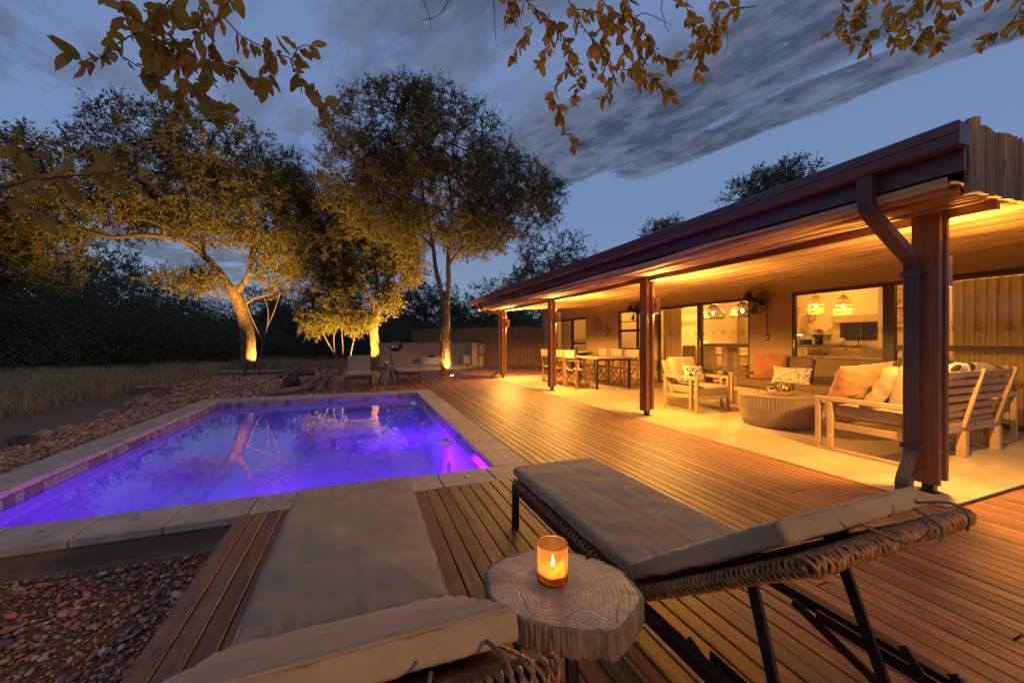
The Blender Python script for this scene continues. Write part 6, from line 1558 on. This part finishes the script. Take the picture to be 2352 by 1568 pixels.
# edging rocks, logs, agave
def rock(x, y, r, mt, label, h=.7, seed=0, name='rock', ang=False):
    m = MB(); V0 = IC2V.copy()
    bmx = bmesh.new(); bmesh.ops.create_icosphere(bmx, subdivisions=3, radius=1.0)
    for v in bmx.verts:
        p = v.co; k = 1+.35*mnoise.noise(p*1.3+Vector((seed*3.3,0,0)))+.12*mnoise.noise(p*4+Vector((seed,0,0)))
        if ang: k *= 1-.25*max(0, p.z*p.x)
        v.co = Vector((p.x*k*r, p.y*k*r*.8, p.z*k*r*h))
    m.add([tuple(v.co) for v in bmx.verts], [tuple(v.index for v in f.verts) for f in bmx.faces]); bmx.free()
    o = m.out(name, M[mt], None, smooth=not ang, loc=(x, y, terrain_z(x, y)+r*h*.45), rot=(0, 0, seed)); return tag(o, label, 'rock', 'rocks edging the gravel')
RK = [(-3.86,6.55,.13,'darkstone','dark rounded rock in the stone edging, leftmost of the group by the pool'), (-3.90,6.95,.10,'palestone','pale flat rock next to the dark edging rock'), (-3.92,7.35,.09,'palestone','upright tan rock in the stone edging'),
      (-3.98,8.5,.12,'palestone','pale long rock in the middle of the stone edging'), (-4.0,8.95,.09,'redstone','small red rock beside the long pale edging rock'), (-4.05,9.9,.14,'palestone','pale rock near the bend of the stone edging'), (-4.15,10.4,.12,'redstone','brown rock near the bend of the stone edging'),
      (-4.3,11.2,.13,'redstone','dark red squarish rock at the far end of the stone edging'), (-3.95,5.9,.09,'redstone','small red rock at the near end of the stone edging'), (-4.5,11.9,.12,'redstone','half buried red rock near the grass')]
for k, q in enumerate(RK): rock(q[0], q[1], q[2], q[3], q[4], seed=k)
rock(-1.75, 11.7, .24, 'darkstone', 'black upright angular rock standing in the gravel', h=1.15, seed=21, ang=True)
rock(-1.95, 15.4, .36, 'darkstone', 'big flat brown boulder in front of the lit shrub', h=.5, seed=22); rock(-2.25, 15.9, .30, 'redstone', 'second boulder behind the big flat one', h=.55, seed=23); rock(-.95, 15.0, .25, 'darkstone', 'dark flat rock near the far corner of the deck', h=.4, seed=24)
def log(pts, r0, r1, label):
    m = MB(); sp = smooth_path(pts, 5); o = Vector(pts[0]); rr = [(r0+(r1-r0)*j/(len(sp)-1))*(1+.25*mnoise.noise(Vector((j*.7, r0*50, 0)))) for j in range(len(sp))]
    t = empty('driftwood_log', tuple(o), 0, label, 'log', 'driftwood in the gravel'); m.tube([p-o for p in sp], rr, 9, jit=.08).out('trunk', M['driftwood'], t, smooth=True, fix=False)
    k = len(sp)//2; p = sp[k]-o; MB().tube([p, p+Vector((.15, .1, .12)), p+Vector((.32, .12, .22))], [r1, r1*.7, r1*.3], 7).out('stub', M['driftwood'], t, fix=False); return t
log([(-4.75,16.7,.0),(-4.0,16.4,.05),(-3.0,16.5,.04),(-2.3,16.9,.10)], .11, .05, 'long dark log lying at the foot of the big leaning tree')
log([(-1.95,9.9,.0),(-1.3,10.4,.05),(-.95,11.0,.08)], .06, .08, 'bent driftwood piece against the left side of the far deck')
log([(-.98,10.3,.0),(-.95,11.2,.06),(-.92,12.1,.1),(-.85,12.9,.25)], .09, .05, 'pale grey driftwood log along the edge of the far deck')
log([(-5.3,12.3,.0),(-4.9,12.0,.05),(-4.5,12.1,.02)], .05, .03, 'forked dead branch at the edge of the dry grass')
log([(-1.6,13.0,.0),(-1.3,12.9,.05),(-1.05,13.1,.02)], .07, .05, 'short dark log behind the black upright rock')
t = empty('agave', (-2.45, 14.3, -.08), 0, 'small spiky green rosette plant in the gravel', 'plant')
rosette(t, (0,0,.02), 26, .30, .035, .15, 1.4, M['leafsucc'])

# ------------------------------------------------------------------ overhanging branches close to the camera
LEFT_TWIGS= [[(-0.768, 2.11, 2.709), (-0.815, 2.12, 2.611), (-0.886, 2.155, 2.561), (-0.936, 2.182, 2.531), (-0.984, 2.172, 2.462), (-1.011, 2.152, 2.404), (-1.073, 2.198, 2.383), (-1.114, 2.198, 2.372), (-1.136, 2.189, 2.384)], [(-0.678, 2.266, 2.87), (-0.641, 2.273, 2.772), (-0.749, 2.313, 2.675), (-0.816, 2.348, 2.59), (-0.851, 2.339, 2.537), (-0.893, 2.364, 2.556)], [(-0.625, 2.216, 2.732), (-0.549, 2.202, 2.65), (-0.445, 2.172, 2.591), (-0.377, 2.118, 2.538), (-0.317, 2.111, 2.529), (-0.256, 2.093, 2.419), (-0.167, 2.046, 2.331), (-0.146, 2.008, 2.248)], [(-0.314, 2.091, 2.516), (-0.279, 2.092, 2.586), (-0.232, 2.098, 2.61)], [(-0.411, 2.119, 2.529), (-0.404, 2.109, 2.446), (-0.439, 2.142, 2.405)], [(-0.628, 2.135, 2.61), (-0.655, 2.169, 2.486), (-0.67, 2.149, 2.367), (-0.767, 2.163, 2.314), (-0.782, 2.151, 2.228), (-0.754, 2.17, 2.201)], [(-0.662, 2.126, 2.341), (-0.646, 2.107, 2.258), (-0.611, 2.093, 2.221), (-0.562, 2.067, 2.186)], [(-0.903, 2.194, 2.587), (-0.859, 2.183, 2.516), (-0.894, 2.223, 2.459), (-0.876, 2.227, 2.378), (-0.823, 2.234, 2.344), (-0.772, 2.237, 2.306)], [(-0.689, 2.282, 2.554), (-0.568, 2.213, 2.499), (-0.524, 2.219, 2.46), (-0.481, 2.232, 2.451)], [(-0.735, 2.271, 2.528), (-0.822, 2.318, 2.584), (-0.889, 2.326, 2.578), (-0.949, 2.37, 2.572)], [(-1.034, 2.283, 2.768), (-0.995, 2.24, 2.669), (-0.978, 2.256, 2.599), (-0.94, 2.273, 2.591)], [(-0.882, 2.133, 2.606), (-0.789, 2.091, 2.578), (-0.746, 2.052, 2.596)], [(-0.664, 2.099, 2.734), (-0.684, 2.131, 2.653), (-0.639, 2.084, 2.568)], [(-0.535, 2.085, 2.764), (-0.569, 2.112, 2.718)], [(-0.997, 2.245, 2.447), (-0.954, 2.259, 2.43), (-0.901, 2.239, 2.405)], [(-0.925, 2.352, 2.62), (-0.851, 2.296, 2.613), (-0.835, 2.296, 2.671)]]
MID_TWIGS= [[(1.051, 1.919, 3.176), (1.097, 1.895, 3.039), (1.212, 1.858, 2.859), (1.298, 1.802, 2.699), (1.402, 1.733, 2.666), (1.49, 1.722, 2.643), (1.555, 1.685, 2.57), (1.624, 1.688, 2.522)], [(0.817, 2.244, 3.377), (1.033, 2.158, 3.2), (1.197, 2.096, 2.997), (1.174, 2.114, 2.857), (1.108, 2.145, 2.715), (1.151, 2.133, 2.6), (1.182, 2.128, 2.486), (1.25, 2.13, 2.412)], [(1.283, 1.967, 3.294), (1.395, 1.937, 3.137), (1.516, 1.874, 3.095), (1.586, 1.834, 2.946), (1.659, 1.836, 2.884), (1.752, 1.801, 2.856)], [(0.937, 2.085, 3.057), (0.883, 2.1, 2.969), (0.833, 2.125, 2.862)], [(1.323, 1.838, 2.728), (1.328, 1.844, 2.613), (1.263, 1.841, 2.556)], [(1.936, 1.747, 3.322), (2.011, 1.729, 3.175), (1.977, 1.733, 3.054), (1.921, 1.768, 2.964), (1.906, 1.789, 2.816)], [(2.053, 1.52, 3.048), (1.927, 1.58, 3.03), (1.889, 1.624, 2.906), (1.69, 1.685, 2.802)], [(1.033, 2.061, 3.123), (1.028, 2.051, 2.919), (0.973, 2.064, 2.816)], [(1.14, 1.968, 3.11), (1.309, 1.909, 3.088), (1.404, 1.859, 2.954), (1.412, 1.848, 2.799)], [(1.305, 2.001, 2.988), (1.28, 2.014, 2.862), (1.342, 2.006, 2.801)], [(1.402, 1.856, 3.239), (1.49, 1.842, 3.008), (1.506, 1.819, 2.804), (1.493, 1.804, 2.695)], [(0.786, 2.158, 3.292), (0.803, 2.126, 3.132), (0.787, 2.121, 3.04)], [(0.858, 2.113, 3.278), (0.844, 2.114, 3.107), (0.839, 2.139, 3.098)], [(1.335, 1.854, 3.052), (1.29, 1.881, 2.924), (1.329, 1.89, 2.833)], [(1.139, 1.995, 2.91), (1.179, 1.955, 2.728), (1.154, 1.966, 2.591)], [(1.649, 1.768, 3.244), (1.754, 1.749, 3.166), (1.816, 1.704, 2.999), (1.856, 1.675, 2.879)]]
BARE_TWIGS= [[(0.747, 2.265, 3.371), (0.767, 2.277, 3.213), (0.771, 2.266, 3.001)], [(1.615, 1.732, 3.203), (1.603, 1.755, 3.084), (1.631, 1.73, 2.937)], [(1.98, 1.654, 3.051), (1.989, 1.646, 2.923), (1.958, 1.652, 2.823)], [(0.544, 2.342, 3.37), (0.443, 2.349, 3.17), (0.34, 2.418, 3.149)], [(0.319, 2.472, 3.407), (0.387, 2.442, 3.226), (0.405, 2.464, 3.145)], [(1.576, 1.948, 3.171), (1.641, 1.939, 3.213), (1.806, 1.896, 3.156)]]
RIGHT_TWIGS= [[(3.123, 1.513, 3.517), (3.021, 1.539, 3.289), (2.895, 1.578, 3.205), (2.805, 1.595, 3.176)], [(3.021, 1.404, 3.389), (3.073, 1.37, 3.203), (3.152, 1.36, 3.189), (3.143, 1.334, 3.05)], [(3.192, 1.56, 3.452), (3.163, 1.598, 3.346), (3.147, 1.63, 3.22)], [(3.345, 1.492, 3.382), (3.249, 1.498, 3.263), (3.341, 1.478, 3.165)], [(3.305, 1.302, 3.396), (3.387, 1.281, 3.228), (3.389, 1.282, 3.038)], [(3.665, 1.266, 3.485), (3.589, 1.303, 3.323), (3.433, 1.353, 3.192), (3.328, 1.378, 3.089)], [(4.237, 1.13, 3.401), (4.013, 1.235, 3.272), (3.852, 1.288, 3.17)], [(3.888, 1.098, 3.415), (3.888, 1.118, 3.253), (3.87, 1.104, 3.118)], [(2.999, 1.621, 3.567), (3.035, 1.626, 3.393), (3.087, 1.627, 3.265)], [(2.924, 1.429, 3.101), (2.951, 1.442, 3.001)], [(3.194, 1.312, 3.368), (3.162, 1.309, 3.211), (3.178, 1.305, 3.126)], [(3.825, 1.176, 3.461), (3.779, 1.212, 3.37)]]
LOW_TWIGS= [[(-1.023, 1.623, 1.625), (-0.983, 1.584, 1.621), (-0.89, 1.524, 1.633), (-0.808, 1.464, 1.633), (-0.746, 1.471, 1.653), (-0.674, 1.465, 1.669), (-0.594, 1.408, 1.659)], [(-1.103, 1.757, 1.806), (-1.052, 1.726, 1.812), (-1.015, 1.702, 1.79), (-0.987, 1.7, 1.777)], [(-1.018, 1.741, 1.698), (-0.97, 1.703, 1.673), (-0.935, 1.678, 1.657)], [(-1.062, 1.692, 1.627), (-1.01, 1.685, 1.623), (-0.972, 1.663, 1.601), (-0.925, 1.618, 1.564), (-0.89, 1.583, 1.533)], [(-0.931, 1.687, 1.702), (-0.919, 1.7, 1.733), (-0.894, 1.683, 1.735)], [(-0.885, 1.744, 1.74), (-0.865, 1.731, 1.767), (-0.814, 1.703, 1.794)], [(-0.757, 1.647, 1.729), (-0.771, 1.647, 1.749)]]

def near_leaf_mesh(seed):
    rr = random.Random(seed); n = 8; vs = []; fs = []; curl = rr.uniform(-.5,.9); twist = rr.uniform(-.8,.8); wmax = rr.uniform(.40,.64); bite = rr.random() < .35
    for j in range(n+1):
        u = j/n; w_ = wmax*math.sin(math.pi*u**.8)**.75*(.55 if (bite and 3 <= j <= 4) else 1)+.01; zc = -curl*.30*u*u; a = twist*u
        for s_ in (-1, 0, 1):
            y = s_*w_*.5; z = abs(s_)*w_*.20; vs.append((u, y*math.cos(a)-z*math.sin(a), zc+y*math.sin(a)+z*math.cos(a)+.015*math.sin(u*14+s_)))
    for j in range(n):
        for q in range(2): k = j*3+q; fs.append((k, k+1, k+4, k+3))
    return MB().add(vs, fs).mesh('leaf', M['leafnear'], True)
NL = [near_leaf_mesh(300+k) for k in range(9)]
def overhang(twigs, label, size, spacing, seed, group='branches hanging over the deck', start=.12, r=.0035):
    rr = random.Random(seed); t = empty('overhanging_branch', twigs[0][0], 0, label, 'branch', group); o = Vector(twigs[0][0]); m = MB(); k = 0
    for tw in twigs:
        sp = smooth_path(tw, 5); m.tube([p-o+Vector((rr.uniform(-1,1), rr.uniform(-1,1), rr.uniform(-1,1)))*.003 for p in sp], [r*(1-.6*j/(len(sp)-1)) for j in range(len(sp))], 6)
        if spacing is None:
            m.out('twig', M['twig'], t, smooth=True, fix=False); m = MB(); continue
        acc = 0; L = sum((sp[i+1]-sp[i]).length for i in range(len(sp)-1)); run_ = 0; nxt = L*start
        for i in range(len(sp)-1):
            seg = sp[i+1]-sp[i]; sl = seg.length
            while run_+sl >= nxt:
                p = sp[i]+seg*((nxt-run_)/max(sl,1e-6))-o; d = seg.normalized()
                for q in range(2 if rr.random() < .6 else 1):
                    side = Vector((rr.gauss(0,1), rr.gauss(0,1), rr.gauss(0,1)-.5)); side = (side-d*side.dot(d)).normalized(); dr = (d*.5+side*.8+Vector((0,0,-.45))).normalized()
                    sc = size*rr.choice((.55,.8,1.0,1.15,1.3))*rr.uniform(.85,1.1); q_ = dr.to_track_quat('X', 'Z').to_euler(); 
                    ob = link_mesh('leaf', rr.choice(NL), t, tuple(p+dr*.006), tuple(q_), (sc, sc, sc)); ob.rotation_euler.rotate_axis('X', rr.uniform(-3.1,3.1)); k += 1
                nxt += spacing*rr.uniform(.6,1.4)
            run_ += sl
        # terminal leaf
        d = (sp[-1]-sp[-2]).normalized(); sc = size*rr.uniform(.7,1.1); ob = link_mesh('leaf', rr.choice(NL), t, tuple(sp[-1]-o), tuple(d.to_track_quat('X', 'Z').to_euler()), (sc, sc, sc)); ob.rotation_euler.rotate_axis('X', rr.uniform(-3,3))
    if m.v: m.out('twig', M['twig'], t, smooth=True, fix=False)
    return k
cnts = [overhang(LEFT_TWIGS, 'leafy branch with large curled leaves hanging in the upper left of the sky', .078, .026, 1),
        overhang(MID_TWIGS, 'dense leafy branch hanging from the top middle of the sky', .068, .022, 2),
        overhang(RIGHT_TWIGS, 'leafy branch tips hanging in at the top right above the roof', .070, .027, 3),
        overhang(LOW_TWIGS, 'nearest yellowish branch with broad leaves at the left edge', .062, .036, 4),
        overhang(BARE_TWIGS, 'bare twigs hanging beside the dense middle branch', .05, None, 5)]
print('near leaves', cnts, 'objects', len(bpy.data.objects), 'tris~', sum(len(o.data.polygons) for o in bpy.data.objects if o.type == 'MESH' and o.data.users <= 1))
